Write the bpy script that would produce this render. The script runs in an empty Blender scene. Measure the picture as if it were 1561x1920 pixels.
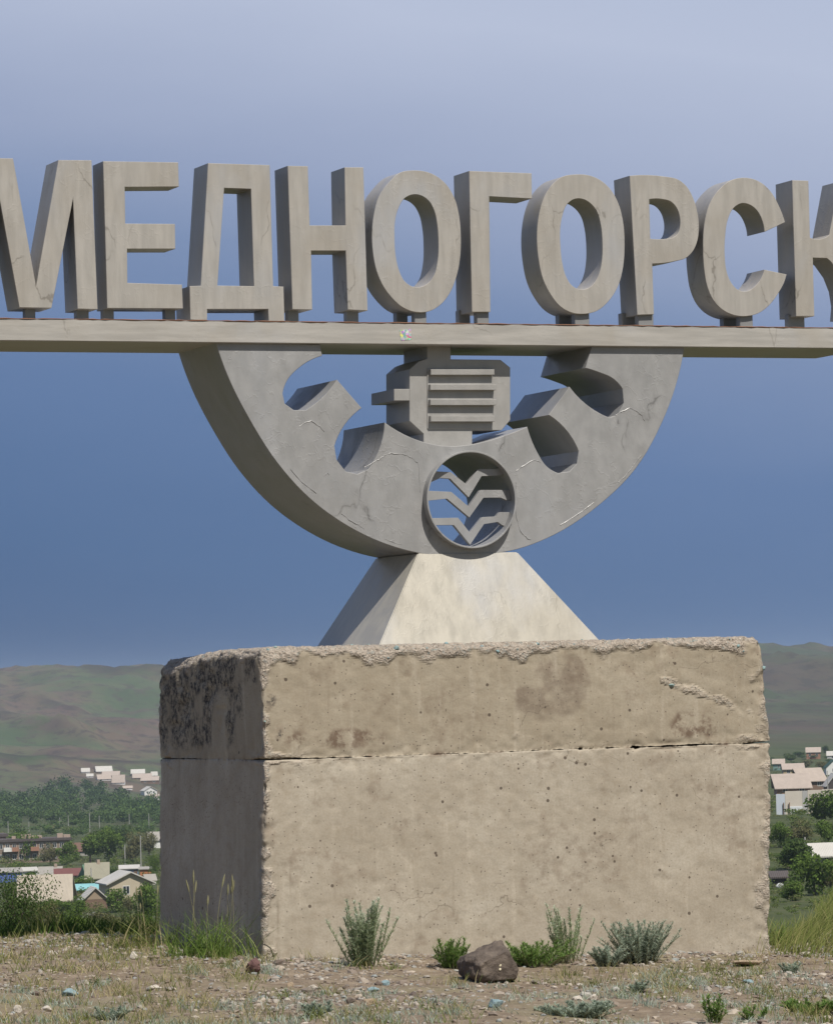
import bpy, bmesh, math, random
import numpy as np
from mathutils import Matrix, Vector
random.seed(7)
rng = np.random.default_rng(11)
S = bpy.context.scene
COL = S.collection

# ------------------------------------------------------------------ camera
PW, PH, FPX = 1561.0, 1920.0, 7396.3
CAM = np.array([-8.70916, -23.30959, 1.65])
YAW, PITCH, ROLL = math.radians(22.8508), math.radians(2.5971), math.radians(-1.58396)
_f = np.array([math.sin(YAW)*math.cos(PITCH), math.cos(YAW)*math.cos(PITCH), math.sin(PITCH)])
_r = np.array([math.cos(YAW), -math.sin(YAW), 0.0])
_u = np.cross(_r, _f)
_c, _s = math.cos(ROLL), math.sin(ROLL)
CR, CU, CF = _c*_r+_s*_u, -_s*_r+_c*_u, _f
cam = bpy.data.cameras.new('camera')
cam.sensor_fit = 'VERTICAL'; cam.sensor_height = 24.0; cam.lens = FPX/PH*24.0
cam.clip_start = 0.5; cam.clip_end = 30000
camo = bpy.data.objects.new('camera', cam); COL.objects.link(camo)
mw = Matrix.Identity(4)
for i in range(3):
    mw[i][0], mw[i][1], mw[i][2], mw[i][3] = CR[i], CU[i], -CF[i], CAM[i]
camo.matrix_world = mw
S.camera = camo

# ------------------------------------------------------------------ sun, sky, exposure
SUN_AZ, SUN_EL = math.radians(10.5), math.radians(56)      # azimuth measured from -Y towards +X
sun_dir = Vector((math.sin(SUN_AZ)*math.cos(SUN_EL), -math.cos(SUN_AZ)*math.cos(SUN_EL), math.sin(SUN_EL)))
sl = bpy.data.lights.new('sun', 'SUN'); sl.energy = 5.0; sl.angle = math.radians(0.55); sl.color = (1.0, 0.95, 0.87)
so = bpy.data.objects.new('sun', sl); COL.objects.link(so)
so.rotation_euler = sun_dir.to_track_quat('Z', 'Y').to_euler()
so.location = (20, -20, 40)

W = bpy.data.worlds.new('World'); S.world = W; W.use_nodes = True
wn, wl = W.node_tree.nodes, W.node_tree.links
wn.clear()
wo = wn.new('ShaderNodeOutputWorld')
sky = wn.new('ShaderNodeTexSky'); sky.sky_type = 'NISHITA'; sky.sun_disc = False
sky.sun_elevation = SUN_EL
sky.sun_rotation = math.atan2(sun_dir.x, sun_dir.y)
bg1 = wn.new('ShaderNodeBackground'); bg1.inputs['Strength'].default_value = 0.055
wl.new(sky.outputs[0], bg1.inputs['Color'])
# bank of storm cloud that fills the northern sky
tc = wn.new('ShaderNodeTexCoord')
sx = wn.new('ShaderNodeSeparateXYZ'); wl.new(tc.outputs['Generated'], sx.inputs[0])
nz = wn.new('ShaderNodeTexNoise'); nz.inputs['Scale'].default_value = 7.0; nz.inputs['Detail'].default_value = 6
mp = wn.new('ShaderNodeMapping'); mp.inputs['Scale'].default_value = (1, 1, 3.5)
wl.new(tc.outputs['Generated'], mp.inputs[0]); wl.new(mp.outputs[0], nz.inputs['Vector'])
ma = wn.new('ShaderNodeMath'); ma.operation = 'MULTIPLY_ADD'; ma.inputs[1].default_value = 0.03; 
wl.new(nz.outputs[0], ma.inputs[0])
# the bank towers towards the west (picture left) and thins out towards the east
dw = wn.new('ShaderNodeVectorMath'); dw.operation = 'DOT_PRODUCT'; dw.inputs[1].default_value = (math.cos(YAW), -math.sin(YAW), 0.0)
wl.new(tc.outputs['Generated'], dw.inputs[0])
dc = wn.new('ShaderNodeMapRange'); dc.interpolation_type = 'SMOOTHSTEP'
dc.inputs['From Min'].default_value = -0.35; dc.inputs['From Max'].default_value = 0.35; dc.inputs['To Min'].default_value = -0.045; dc.inputs['To Max'].default_value = 0.045
wl.new(dw.outputs['Value'], dc.inputs['Value'])
da = wn.new('ShaderNodeMath'); da.operation = 'ADD'; wl.new(sx.outputs['Z'], da.inputs[0]); wl.new(dc.outputs[0], da.inputs[1])
wl.new(da.outputs[0], ma.inputs[2])
ms = wn.new('ShaderNodeMath'); ms.operation = 'SUBTRACT'; ms.inputs[1].default_value = 0.015
wl.new(ma.outputs[0], ms.inputs[0])
cr = wn.new('ShaderNodeValToRGB')
sc_ = wn.new('ShaderNodeMath'); sc_.operation = 'MULTIPLY'; sc_.inputs[1].default_value = 2.5
wl.new(ms.outputs[0], sc_.inputs[0]); wl.new(sc_.outputs[0], cr.inputs[0])
def srgb(r, g, b):
    f = lambda c: (c/255/12.92) if c/255 <= 0.04045 else ((c/255+0.055)/1.055)**2.4
    return (f(r), f(g), f(b), 1)
stops = [(0.0, srgb(68, 97, 138)), (0.06, srgb(80, 109, 150)), (0.17, srgb(98, 124, 165)), (0.25, srgb(122, 142, 178)),
         (0.325, srgb(153, 166, 195)), (0.43, srgb(183, 193, 216)), (0.56, srgb(176, 188, 213)), (0.75, srgb(134, 154, 196)), (1.0, srgb(112, 140, 190))]
el = cr.color_ramp.elements
el[0].position, el[0].color = stops[0]
el[1].position, el[1].color = stops[-1]
for p_, c_ in stops[1:-1]:
    e_ = el.new(p_); e_.color = c_
bg2 = wn.new('ShaderNodeBackground'); bg2.inputs['Strength'].default_value = 1.0
wl.new(cr.outputs[0], bg2.inputs['Color'])
dt = wn.new('ShaderNodeVectorMath'); dt.operation = 'DOT_PRODUCT'
wl.new(tc.outputs['Generated'], dt.inputs[0]); dt.inputs[1].default_value = (-0.30, 0.95, -0.30)
mr = wn.new('ShaderNodeMapRange'); mr.interpolation_type = 'SMOOTHSTEP'
mr.inputs['From Min'].default_value = -0.35; mr.inputs['From Max'].default_value = 0.4
wl.new(dt.outputs['Value'], mr.inputs['Value'])
mx = wn.new('ShaderNodeMixShader')
wl.new(mr.outputs[0], mx.inputs[0]); wl.new(bg1.outputs[0], mx.inputs[1]); wl.new(bg2.outputs[0], mx.inputs[2])
wl.new(mx.outputs[0], wo.inputs['Surface'])

S.view_settings.view_transform = 'Standard'; S.view_settings.look = 'None'
S.view_settings.exposure = 0.0; S.view_settings.gamma = 1.0; S.view_settings.use_curve_mapping = False
S.render.engine = 'CYCLES'
S.cycles.max_bounces = 6; S.cycles.diffuse_bounces = 3; S.cycles.glossy_bounces = 3; S.cycles.volume_bounces = 0
S.cycles.use_denoising = True

# ------------------------------------------------------------------ helpers: picture rays, noise, meshes
def ray(x, y):
    return CR*((x-PW/2)/FPX) + CU*(-(y-PH/2)/FPX) + CF
def on_y(x, y, Y):
    d = ray(x, y); t = (Y-CAM[1])/d[1]
    return CAM + t*d
def xz(pts, Y):
    out = []
    for q in pts:
        p = on_y(q[0], q[1], Y); out.append((p[0], p[2]))
    return out

def _h(i, j, k, seed):
    n = (i.astype(np.int64)*374761393 + j.astype(np.int64)*668265263 + k.astype(np.int64)*2147483647 + seed*974634777) & 0xffffffff
    n = ((n ^ (n >> 13))*1274126177) & 0xffffffff
    n = ((n ^ (n >> 15))*2246822519) & 0xffffffff
    n = n ^ (n >> 16)
    return (n & 0xffffff)/float(0xffffff)
def vnoise(P, scale, seed=0):
    p = np.asarray(P, float)*scale
    i = np.floor(p).astype(np.int64); f = p-i; f = f*f*f*(f*(f*6-15)+10)
    out = 0
    for dx in (0, 1):
        for dy in (0, 1):
            for dz in (0, 1):
                w = (f[:, 0] if dx else 1-f[:, 0])*(f[:, 1] if dy else 1-f[:, 1])*(f[:, 2] if dz else 1-f[:, 2])
                out = out + w*_h(i[:, 0]+dx, i[:, 1]+dy, i[:, 2]+dz, seed)
    return out*2-1
def fbm(P, scale, octs=4, seed=0, gain=0.5):
    a, o = 1.0, 0
    for k in range(octs):
        o = o + a*vnoise(P, scale*2**k, seed+k*17); a *= gain
    return o
def sstep(a, b, x):
    t = np.clip((x-a)/(b-a), 0, 1); return t*t*(3-2*t)

def mesh_np(name, V, F, attrs=None, smooth=False):
    """V (n,3), F list/array of faces with equal corner count (m,k)."""
    V = np.asarray(V, np.float32); F = np.asarray(F, np.int32)
    me = bpy.data.meshes.new(name)
    me.vertices.add(len(V)); me.vertices.foreach_set('co', V.ravel())
    k = F.shape[1]
    me.loops.add(F.size); me.loops.foreach_set('vertex_index', F.ravel())
    me.polygons.add(len(F))
    me.polygons.foreach_set('loop_start', np.arange(0, F.size, k, dtype=np.int32))
    me.polygons.foreach_set('loop_total', np.full(len(F), k, np.int32))
    me.polygons.foreach_set('use_smooth', np.full(len(F), smooth, bool))
    me.update(calc_edges=True); me.validate()
    for an, av in (attrs or {}).items():
        at = me.attributes.new(an, 'FLOAT', 'POINT')
        at.data.foreach_set('value', np.asarray(av, np.float32))
    return me

def obj(name, me, material=None, parent=None):
    o = bpy.data.objects.new(name, me); COL.objects.link(o)
    if material is not None and me is not None and not me.materials: me.materials.append(material)
    if parent is not None: o.parent = parent
    return o
def tag(o, label=None, cat=None, group=None, kind=None):
    if label: o['label'] = label
    if cat: o['category'] = cat
    if group: o['group'] = group
    if kind: o['kind'] = kind
    return o
def thing(name, label, cat, loc=(0, 0, 0), rz=0, group=None):
    o = bpy.data.objects.new(name, None); COL.objects.link(o)
    o.location = loc; o.rotation_euler = (0, 0, rz); o.empty_display_size = 0.2
    return tag(o, label, cat, group)

def boxes_mesh(name, bl, bevel=0):
    """bl: list of (x0,x1,y0,y1,z0,z1)"""
    V, F = [], []
    for (a, b, c, d, e, f) in bl:
        n = len(V)
        V += [(a, c, e), (b, c, e), (b, d, e), (a, d, e), (a, c, f), (b, c, f), (b, d, f), (a, d, f)]
        F += [(n, n+3, n+2, n+1), (n+4, n+5, n+6, n+7), (n, n+1, n+5, n+4), (n+1, n+2, n+6, n+5), (n+2, n+3, n+7, n+6), (n+3, n, n+4, n+7)]
    me = bpy.data.meshes.new(name); me.from_pydata(V, [], F)
    if bevel:
        bm = bmesh.new(); bm.from_mesh(me)
        bmesh.ops.bevel(bm, geom=bm.edges[:], offset=bevel, segments=1, affect='EDGES', clamp_overlap=True)
        bm.to_mesh(me); bm.free()
    return me
def poly_mesh(name, V, F):
    me = bpy.data.meshes.new(name); me.from_pydata([tuple(v) for v in V], [], F); return me

def smooth_outline(pts, ang=36, sub=6):
    """densify an outline: turns below `ang` degrees are taken as a curve, the rest as corners"""
    P = [np.array(p, float) for p in pts]; n = len(P)
    sharp = []
    for i in range(n):
        a, b = P[i]-P[i-1], P[(i+1) % n]-P[i]
        t = abs(math.degrees(math.atan2(a[0]*b[1]-a[1]*b[0], a@b)))
        sharp.append(t > ang or t < 1.0)
    out = []
    for i in range(n):
        j = (i+1) % n
        out.append(tuple(P[i]))
        if sharp[i] and sharp[j]: continue
        L = np.linalg.norm(P[j]-P[i])
        def tan(k):
            if sharp[k]: return None
            a, b = P[k]-P[k-1], P[(k+1) % n]-P[k]
            la, lb = np.linalg.norm(a)+1e-9, np.linalg.norm(b)+1e-9
            t = a/la*lb+b/lb*la
            return t/(np.linalg.norm(t)+1e-9)
        t0, t1 = tan(i), tan(j)
        ch = (P[j]-P[i])/L
        if t0 is None: t0 = 2*ch*(ch@t1)-t1
        if t1 is None: t1 = 2*ch*(ch@t0)-t0
        for s in range(1, sub):
            u = s/sub
            h = (2*u**3-3*u**2+1)*P[i]+(u**3-2*u**2+u)*L*t0+(-2*u**3+3*u**2)*P[j]+(u**3-u**2)*L*t1
            out.append(tuple(h))
    return out

def extrude(name, loops, y0, depth, bevel=0.004, smooth=True):
    """closed loops in X,Z -> solid slab from Y=y0 to y0+depth with small bevelled edges"""
    cu = bpy.data.curves.new(name, 'CURVE'); cu.dimensions = '2D'; cu.fill_mode = 'BOTH'
    for L in loops:
        if smooth: L = smooth_outline(L)
        sp = cu.splines.new('POLY'); sp.points.add(len(L)-1); sp.use_cyclic_u = True
        for p, q in zip(sp.points, L): p.co = (q[0], q[1], 0, 1)
    cu.extrude = max(depth/2-bevel, 0.0005); cu.bevel_depth = bevel; cu.bevel_resolution = 0; cu.offset = -bevel
    co = bpy.data.objects.new('tmp', cu); COL.objects.link(co)
    dg = bpy.context.evaluated_depsgraph_get()
    me = bpy.data.meshes.new_from_object(co.evaluated_get(dg))
    bpy.data.objects.remove(co); bpy.data.curves.remove(cu)
    me.name = name
    me.transform(Matrix(((1, 0, 0, 0), (0, 0, 1, y0+depth/2), (0, 1, 0, 0), (0, 0, 0, 1))))
    me.flip_normals() 
    bm = bmesh.new(); bm.from_mesh(me)
    bmesh.ops.remove_doubles(bm, verts=bm.verts[:], dist=0.0004)
    bmesh.ops.recalc_face_normals(bm, faces=bm.faces[:])
    bm.to_mesh(me); bm.free()
    me.materials.clear()
    me.shade_smooth(); me.set_sharp_from_angle(angle=math.radians(26))
    return me

def tube(V, F, pts, rads, n=5):
    """append a tapered tube to V,F (quads)"""
    pts = [np.array(p, float) for p in pts]
    base = len(V)
    for i, p in enumerate(pts):
        d = pts[min(i+1, len(pts)-1)]-pts[max(i-1, 0)]
        d = d/(np.linalg.norm(d)+1e-9)
        a = np.cross(d, [0, 0, 1.0] if abs(d[2]) < 0.9 else [1.0, 0, 0]); a /= np.linalg.norm(a)
        b = np.cross(d, a)
        for k in range(n):
            t = 2*math.pi*k/n
            V.append(tuple(p+rads[i]*(math.cos(t)*a+math.sin(t)*b)))
    for i in range(len(pts)-1):
        for k in range(n):
            F.append((base+i*n+k, base+i*n+(k+1) % n, base+(i+1)*n+(k+1) % n, base+(i+1)*n+k))

# ------------------------------------------------------------------ materials
class NT:
    def __init__(s, name):
        s.m = bpy.data.materials.new(name); s.m.use_nodes = True
        s.t = s.m.node_tree; s.n = s.t.nodes; s.l = s.t.links
        s.b = s.n['Principled BSDF']; s.o = s.n['Material Output']
        s.obj = None
    def set(s, sock, v):
        if hasattr(v, 'is_output'): s.l.new(v, sock)
        elif v is not None:
            if isinstance(v, (tuple, list)) and sock.type == 'RGBA' and len(v) == 3: v = (*v, 1)
            sock.default_value = v
    def co(s, scale=(1, 1, 1), rot=(0, 0, 0), out='Object'):
        if s.obj is None: s.obj = s.n.new('ShaderNodeTexCoord')
        m = s.n.new('ShaderNodeMapping'); m.inputs['Scale'].default_value = scale; m.inputs['Rotation'].default_value = rot
        s.l.new(s.obj.outputs[out], m.inputs[0]); return m.outputs[0]
    def noise(s, scale, detail=4, rough=0.55, vec=None, dist=0.0):
        t = s.n.new('ShaderNodeTexNoise'); t.inputs['Scale'].default_value = scale; t.inputs['Detail'].default_value = detail
        t.inputs['Roughness'].default_value = rough; t.inputs['Distortion'].default_value = dist
        s.l.new(vec if vec is not None else s.co(), t.inputs['Vector']); return t.outputs[0]
    def voro(s, scale, feature='F1', vec=None, out='Distance', rnd=1.0):
        t = s.n.new('ShaderNodeTexVoronoi'); t.feature = feature; t.inputs['Scale'].default_value = scale
        t.inputs['Randomness'].default_value = rnd
        s.l.new(vec if vec is not None else s.co(), t.inputs['Vector']); return t.outputs[out]
    def mr(s, v, a, b, c=0.0, d=1.0, smooth=True):
        t = s.n.new('ShaderNodeMapRange')
        if smooth: t.interpolation_type = 'SMOOTHSTEP'
        s.set(t.inputs['Value'], v)
        for k, q in zip(('From Min', 'From Max', 'To Min', 'To Max'), (a, b, c, d)): t.inputs[k].default_value = q
        return t.outputs[0]
    def math(s, op, a, b=0.0):
        t = s.n.new('ShaderNodeMath'); t.operation = op; s.set(t.inputs[0], a); s.set(t.inputs[1], b); return t.outputs[0]
    def mix(s, f, a, b, mode='MIX'):
        t = s.n.new('ShaderNodeMix'); t.data_type = 'RGBA'; t.blend_type = mode
        s.set(t.inputs[0], f); s.set(t.inputs[6], a); s.set(t.inputs[7], b); return t.outputs[2]
    def attr(s, name):
        t = s.n.new('ShaderNodeAttribute'); t.attribute_name = name; return t.outputs['Fac']
    def ramp(s, v, stops):
        t = s.n.new('ShaderNodeValToRGB'); e = t.color_ramp.elements
        e[0].position, e[0].color = stops[0][0], (*stops[0][1], 1)
        e[1].position, e[1].color = stops[-1][0], (*stops[-1][1], 1)
        for p, c in stops[1:-1]:
            q = e.new(p); q.color = (*c, 1)
        s.set(t.inputs[0], v); return t.outputs[0]
    def bump(s, h, strength=0.5, dist=0.01, prev=None):
        t = s.n.new('ShaderNodeBump'); t.inputs['Strength'].default_value = strength; t.inputs['Distance'].default_value = dist
        s.set(t.inputs['Height'], h)
        if prev is not None: s.l.new(prev, t.inputs['Normal'])
        return t.outputs[0]
    def out(s, color, rough=0.8, metal=0.0, normal=None, spec=None):
        s.set(s.b.inputs['Base Color'], color); s.set(s.b.inputs['Roughness'], rough); s.set(s.b.inputs['Metallic'], metal)
        if normal is not None: s.l.new(normal, s.b.inputs['Normal'])
        if spec is not None: s.b.inputs['Specular IOR Level'].default_value = spec
        return s.m

def plain(name, col, rough=0.85, var=0.15, scale=3.0, metal=0.0):
    t = NT(name)
    n = t.noise(scale, 4)
    a = tuple(c*(1-var) for c in col); b = tuple(min(1, c*(1+var)) for c in col)
    return t.out(t.mix(n, a, b), rough, metal)

def metal_paint(name, col, dirt, stretch, rough=0.42, metal=0.45, wrinkle=0.25, streak=0.5, crack=0.5, smudge=0.0, worm=0.0):
    t = NT(name)
    v = t.co(stretch)
    st = t.noise(7, 5, 0.6, v)
    big = t.noise(2.1, 5, 0.6)
    c = t.mix(t.mr(st, 0.3, 0.7), tuple(q*(1-0.22*streak) for q in col), tuple(min(1, q*(1+0.22*streak)) for q in col))
    c = t.mix(t.mr(big, 0.42, 0.75, 0, 0.6), c, dirt)
    c = t.mix(t.mr(t.noise(1.3, 4, 0.6, t.co((1, 1, 0.6), (0.3, 0, 0.2))), 0.52, 0.72, 0, 0.6), c, tuple(min(1, sum(col)/3*k) for k in (1.06, 1.08, 1.13)))
    # fine wandering crack and drip lines in the paint
    w = t.co((1, 1, 0.55))
    dn = t.n.new('ShaderNodeTexNoise'); dn.inputs['Scale'].default_value = 6; dn.inputs['Detail'].default_value = 4
    t.l.new(w, dn.inputs['Vector'])
    wv = t.n.new('ShaderNodeMix'); wv.data_type = 'VECTOR'; wv.inputs[0].default_value = 0.22
    t.l.new(w, wv.inputs[4]); t.l.new(dn.outputs['Color'], wv.inputs[5])
    ed = t.voro(2.6, 'DISTANCE_TO_EDGE', wv.outputs[1])
    line = t.mr(ed, 0.0, 0.012, 1, 0)
    msk = t.mr(t.noise(2.3, 2), 0.52, 0.66)
    line = t.math('MULTIPLY', line, msk)
    c = t.mix(t.math('MULTIPLY', line, crack), c, tuple(q*0.45 for q in dirt))
    c = t.mix(t.math('MULTIPLY', t.mr(ed, 0.0, 0.05, smudge, 0), msk), c, tuple(q*0.45 for q in dirt))
    # rust freckles
    sp = t.mr(t.voro(34), 0.03, 0.09, 1, 0)
    sp = t.math('MULTIPLY', sp, t.mr(t.noise(5, 2), 0.55, 0.68))
    c = t.mix(t.math('MULTIPLY', sp, 0.7), c, (0.12, 0.09, 0.07))
    r = t.mr(st, 0.2, 0.8, rough-0.1, rough+0.12)
    nb = t.bump(t.noise(2.4, 2, 0.4, None, 0.25), wrinkle, 0.05)
    nb = t.bump(t.noise(38, 4, 0.65, v), 0.18, 0.004, nb)
    nb = t.bump(line, -0.6, 0.004, nb)
    if worm:      # wrinkled thick paint
        dn2 = t.n.new('ShaderNodeTexNoise'); dn2.inputs['Scale'].default_value = 9; dn2.inputs['Detail'].default_value = 3
        t.l.new(t.co(), dn2.inputs['Vector'])
        wv2 = t.n.new('ShaderNodeMix'); wv2.data_type = 'VECTOR'; wv2.inputs[0].default_value = 0.16
        t.l.new(t.co((1, 1, 0.6)), wv2.inputs[4]); t.l.new(dn2.outputs['Color'], wv2.inputs[5])
        wl_ = t.math('MULTIPLY', t.mr(t.voro(11, 'DISTANCE_TO_EDGE', wv2.outputs[1]), 0.0, 0.06, 1, 0), t.mr(t.noise(3.1, 3), 0.42, 0.58))
        nb = t.bump(wl_, worm, 0.008, nb)
    return t.out(c, r, metal, nb, 0.3)

M_letter = metal_paint('letter_paint', (0.385, 0.363, 0.332), (0.335, 0.302, 0.257), (3, 3, 0.4), 0.45, 0.12, 0.12, 0.35, 0.6, 0.05, 0.09)
M_beam = metal_paint('beam_paint', (0.405, 0.385, 0.355), (0.355, 0.32, 0.27), (0.3, 3, 3), 0.45, 0.12, 0.08, 0.45, 0.4, 0.0, 0.06)
M_gear = metal_paint('gear_paint', (0.312, 0.309, 0.306), (0.272, 0.266, 0.26), (1.5, 1.5, 0.9), 0.42, 0.12, 0.35, 0.35, 0.7, 0.3, 0.16)
M_ped = metal_paint('pedestal_paint', (0.395, 0.37, 0.315), (0.34, 0.31, 0.255), (2, 2, 0.5), 0.45, 0.1, 0.08, 0.5, 0.3, 0.0, 0.06)
M_motor = metal_paint('motor_paint', (0.345, 0.335, 0.32), (0.30, 0.285, 0.265), (1.5, 1.5, 0.9), 0.42, 0.12, 0.2, 0.35, 0.6, 0.15, 0.08)
M_post = plain('post_paint', (0.26, 0.26, 0.26), 0.55, 0.2, 6, 0.4)
M_rust = plain('rusty_edge', (0.20, 0.10, 0.06), 0.85, 0.3, 30)

def concrete():
    t = NT('concrete')
    upper, expo, stain, tar, lich = (t.attr(a) for a in ('upper', 'expo', 'stain', 'tar', 'lichen'))
    n1 = t.noise(2.2, 6, 0.6); n2 = t.noise(11, 5, 0.62); n3 = t.noise(70, 3, 0.6)
    c = t.ramp(n1, [(0.25, (0.33, 0.285, 0.222)), (0.5, (0.40, 0.352, 0.282)), (0.75, (0.475, 0.43, 0.355))])
    cu = t.ramp(n1, [(0.25, (0.285, 0.24, 0.178)), (0.5, (0.345, 0.297, 0.225)), (0.75, (0.405, 0.355, 0.278))])
    c = t.mix(upper, c, cu)
    c = t.mix(t.mr(n2, 0.45, 0.75, 0, 0.35), c, (0.27, 0.215, 0.15))
    c = t.mix(t.mr(n2, 0.62, 0.36, 0, 0.0), c, (0.5, 0.45, 0.37))
    # pale run marks below the joint, vertical
    vs = t.noise(6, 4, 0.6, t.co((2.2, 2.2, 0.22)))
    c = t.mix(t.mr(vs, 0.52, 0.75, 0, 0.5), c, (0.50, 0.445, 0.36))
    c = t.mix(t.mr(t.noise(7, 4, 0.6, t.co((2.5, 2.5, 0.15))), 0.6, 0.8, 0, 0.5), c, (0.21, 0.17, 0.125))
    c = t.mix(t.math('MULTIPLY', t.mr(n3, 0.35, 0.7), 0.3), c, (0.24, 0.195, 0.14))
    # damp looking stain, brown lichen, black tar
    c = t.mix(t.math('MULTIPLY', t.math('MULTIPLY', stain, t.mr(t.noise(9, 6, 0.72), 0.33, 0.6, 0.25, 1.0)), 0.7), c, (0.185, 0.145, 0.11))
    c = t.mix(t.math('MULTIPLY', lich, t.mr(n2, 0.42, 0.6)), c, (0.13, 0.085, 0.06))
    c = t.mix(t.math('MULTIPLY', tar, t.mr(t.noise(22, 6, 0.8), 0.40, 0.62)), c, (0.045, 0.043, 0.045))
    # exposed aggregate at the broken edges, colour lightened to imitate sun on the rim
    vc = t.voro(75, 'F1', out='Color')
    sep = t.n.new('ShaderNodeSeparateColor'); t.l.new(vc, sep.inputs[0])
    ag = t.ramp(sep.outputs[0], [(0.0, (0.22, 0.18, 0.15)), (0.25, (0.52, 0.44, 0.36)), (0.6, (0.62, 0.535, 0.45)), (0.8, (0.44, 0.37, 0.31)), (0.93, (0.24, 0.31, 0.31)), (1.0, (0.60, 0.55, 0.48))])
    ag = t.mix(0.45, ag, t.ramp(t.noise(45, 5, 0.75), [(0.36, (0.16, 0.125, 0.10)), (0.45, (0.50, 0.425, 0.345)), (0.6, (0.66, 0.58, 0.49))]))
    c = t.mix(expo, c, ag)
    # blow holes
    hv = t.voro(15, 'F1')
    hr = t.voro(15, 'F1', out='Color'); s2 = t.n.new('ShaderNodeSeparateColor'); t.l.new(hr, s2.inputs[0])
    thr = t.math('MULTIPLY', t.math('POWER', s2.outputs[1], 3.0), 0.17)
    hole = t.mr(t.math('SUBTRACT', hv, thr), -0.01, 0.012, 1, 0)
    hole = t.math('MULTIPLY', hole, t.math('GREATER_THAN', s2.outputs[0], 0.45))
    hv2 = t.voro(38, 'F1'); hc2 = t.voro(38, 'F1', out='Color'); s3 = t.n.new('ShaderNodeSeparateColor'); t.l.new(hc2, s3.inputs[0])
    h2 = t.math('MULTIPLY', t.mr(hv2, 0.10, 0.2, 1, 0), t.math('GREATER_THAN', s3.outputs[0], 0.62))
    nick = t.mr(t.noise(26, 4, 0.7, t.co((1, 1, 2.6))), 0.665, 0.70)
    nick = t.math('MULTIPLY', nick, t.mr(t.noise(3.5, 3), 0.45, 0.6))
    holes = t.math('MAXIMUM', t.math('MAXIMUM', hole, h2), nick)
    # hairline cracks
    dn = t.n.new('ShaderNodeTexNoise'); dn.inputs['Scale'].default_value = 4; dn.inputs['Detail'].default_value = 5
    t.l.new(t.co(), dn.inputs['Vector'])
    wv = t.n.new('ShaderNodeMix'); wv.data_type = 'VECTOR'; wv.inputs[0].default_value = 0.3
    t.l.new(t.co((0.6, 0.6, 1.5)), wv.inputs[4]); t.l.new(dn.outputs['Color'], wv.inputs[5])
    crk = t.math('MULTIPLY', t.mr(t.voro(1.7, 'DISTANCE_TO_EDGE', wv.outputs[1]), 0, 0.006, 1, 0), t.mr(t.noise(1.9, 3), 0.53, 0.62))
    cav = t.math('MAXIMUM', holes, crk)
    c = t.mix(t.math('MULTIPLY', crk, 0.6), c, (0.12, 0.095, 0.07))
    c = t.mix(t.math('MULTIPLY', holes, 0.85), c, (0.085, 0.065, 0.05))
    nb = t.bump(n2, 0.22, 0.006)
    nb = t.bump(n3, 0.35, 0.004, nb)
    nb = t.bump(t.math('MULTIPLY', t.math('ADD', t.noise(40, 6, 0.78), t.math('MULTIPLY', t.voro(75), 0.35)), expo), 1.0, 0.03, nb)
    nb = t.bump(cav, -1.0, 0.02, nb)
    return t.out(c, 0.93, 0, nb, 0.2)
M_conc = concrete()

def stone_mat(name, cols, scale=8, bump=0.5):
    t = NT(name)
    tint = t.attr('tint')
    c = t.ramp(tint, cols)
    c = t.mix(t.mr(t.noise(scale, 4), 0.35, 0.7, 0, 0.35), c, (0.13, 0.10, 0.08))
    return t.out(c, 0.85, 0, t.bump(t.noise(scale*4, 4), bump, 0.01), 0.3)
M_gravel = stone_mat('gravel', [(0.0, (0.11, 0.085, 0.07)), (0.25, (0.26, 0.205, 0.16)), (0.45, (0.19, 0.16, 0.135)), (0.62, (0.46, 0.39, 0.31)), (0.78, (0.30, 0.28, 0.25)), (0.93, (0.27, 0.29, 0.28)), (1.0, (0.52, 0.46, 0.38))], 20, 0.2)
M_chip = stone_mat('aggregate_chip', [(0.0, (0.30, 0.24, 0.19)), (0.3, (0.50, 0.43, 0.35)), (0.6, (0.60, 0.53, 0.44)), (0.8, (0.38, 0.36, 0.33)), (0.9, (0.22, 0.33, 0.35)), (1.0, (0.28, 0.38, 0.36))], 30, 0.2)
M_boulder = None

def leaf_mat(name, stops, trans=0.3, rough=0.8):
    t = NT(name)
    c = t.ramp(t.attr('tint'), stops)
    d = t.n.new('ShaderNodeBsdfDiffuse'); tr = t.n.new('ShaderNodeBsdfTranslucent'); m = t.n.new('ShaderNodeMixShader')
    m.inputs[0].default_value = trans
    t.l.new(c, d.inputs[0]); t.l.new(c, tr.inputs[0])
    t.l.new(d.outputs[0], m.inputs[1]); t.l.new(tr.outputs[0], m.inputs[2]); t.l.new(m.outputs[0], t.o.inputs['Surface'])
    t.n.remove(t.b)
    return t.m
M_grass = leaf_mat('grass_blade', [(0.0, (0.10, 0.135, 0.035)), (0.4, (0.17, 0.20, 0.06)), (0.65, (0.26, 0.25, 0.10)), (0.85, (0.40, 0.34, 0.18)), (1.0, (0.47, 0.40, 0.24))])
M_green = leaf_mat('green_blade', [(0.0, (0.11, 0.18, 0.04)), (0.6, (0.21, 0.29, 0.08)), (1.0, (0.36, 0.40, 0.15))], 0.4)
M_worm = leaf_mat('wormwood_leaf', [(0.0, (0.20, 0.26, 0.13)), (0.5, (0.34, 0.41, 0.25)), (0.8, (0.46, 0.52, 0.38)), (1.0, (0.66, 0.70, 0.60))], 0.4)
M_sage = leaf_mat('sage_leaf', [(0.0, (0.24, 0.30, 0.21)), (0.5, (0.37, 0.43, 0.34)), (1.0, (0.52, 0.57, 0.49))], 0.4)
M_weed = leaf_mat('weed_leaf', [(0.0, (0.10, 0.18, 0.05)), (0.6, (0.20, 0.30, 0.085)), (1.0, (0.32, 0.40, 0.15))], 0.4)
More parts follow.
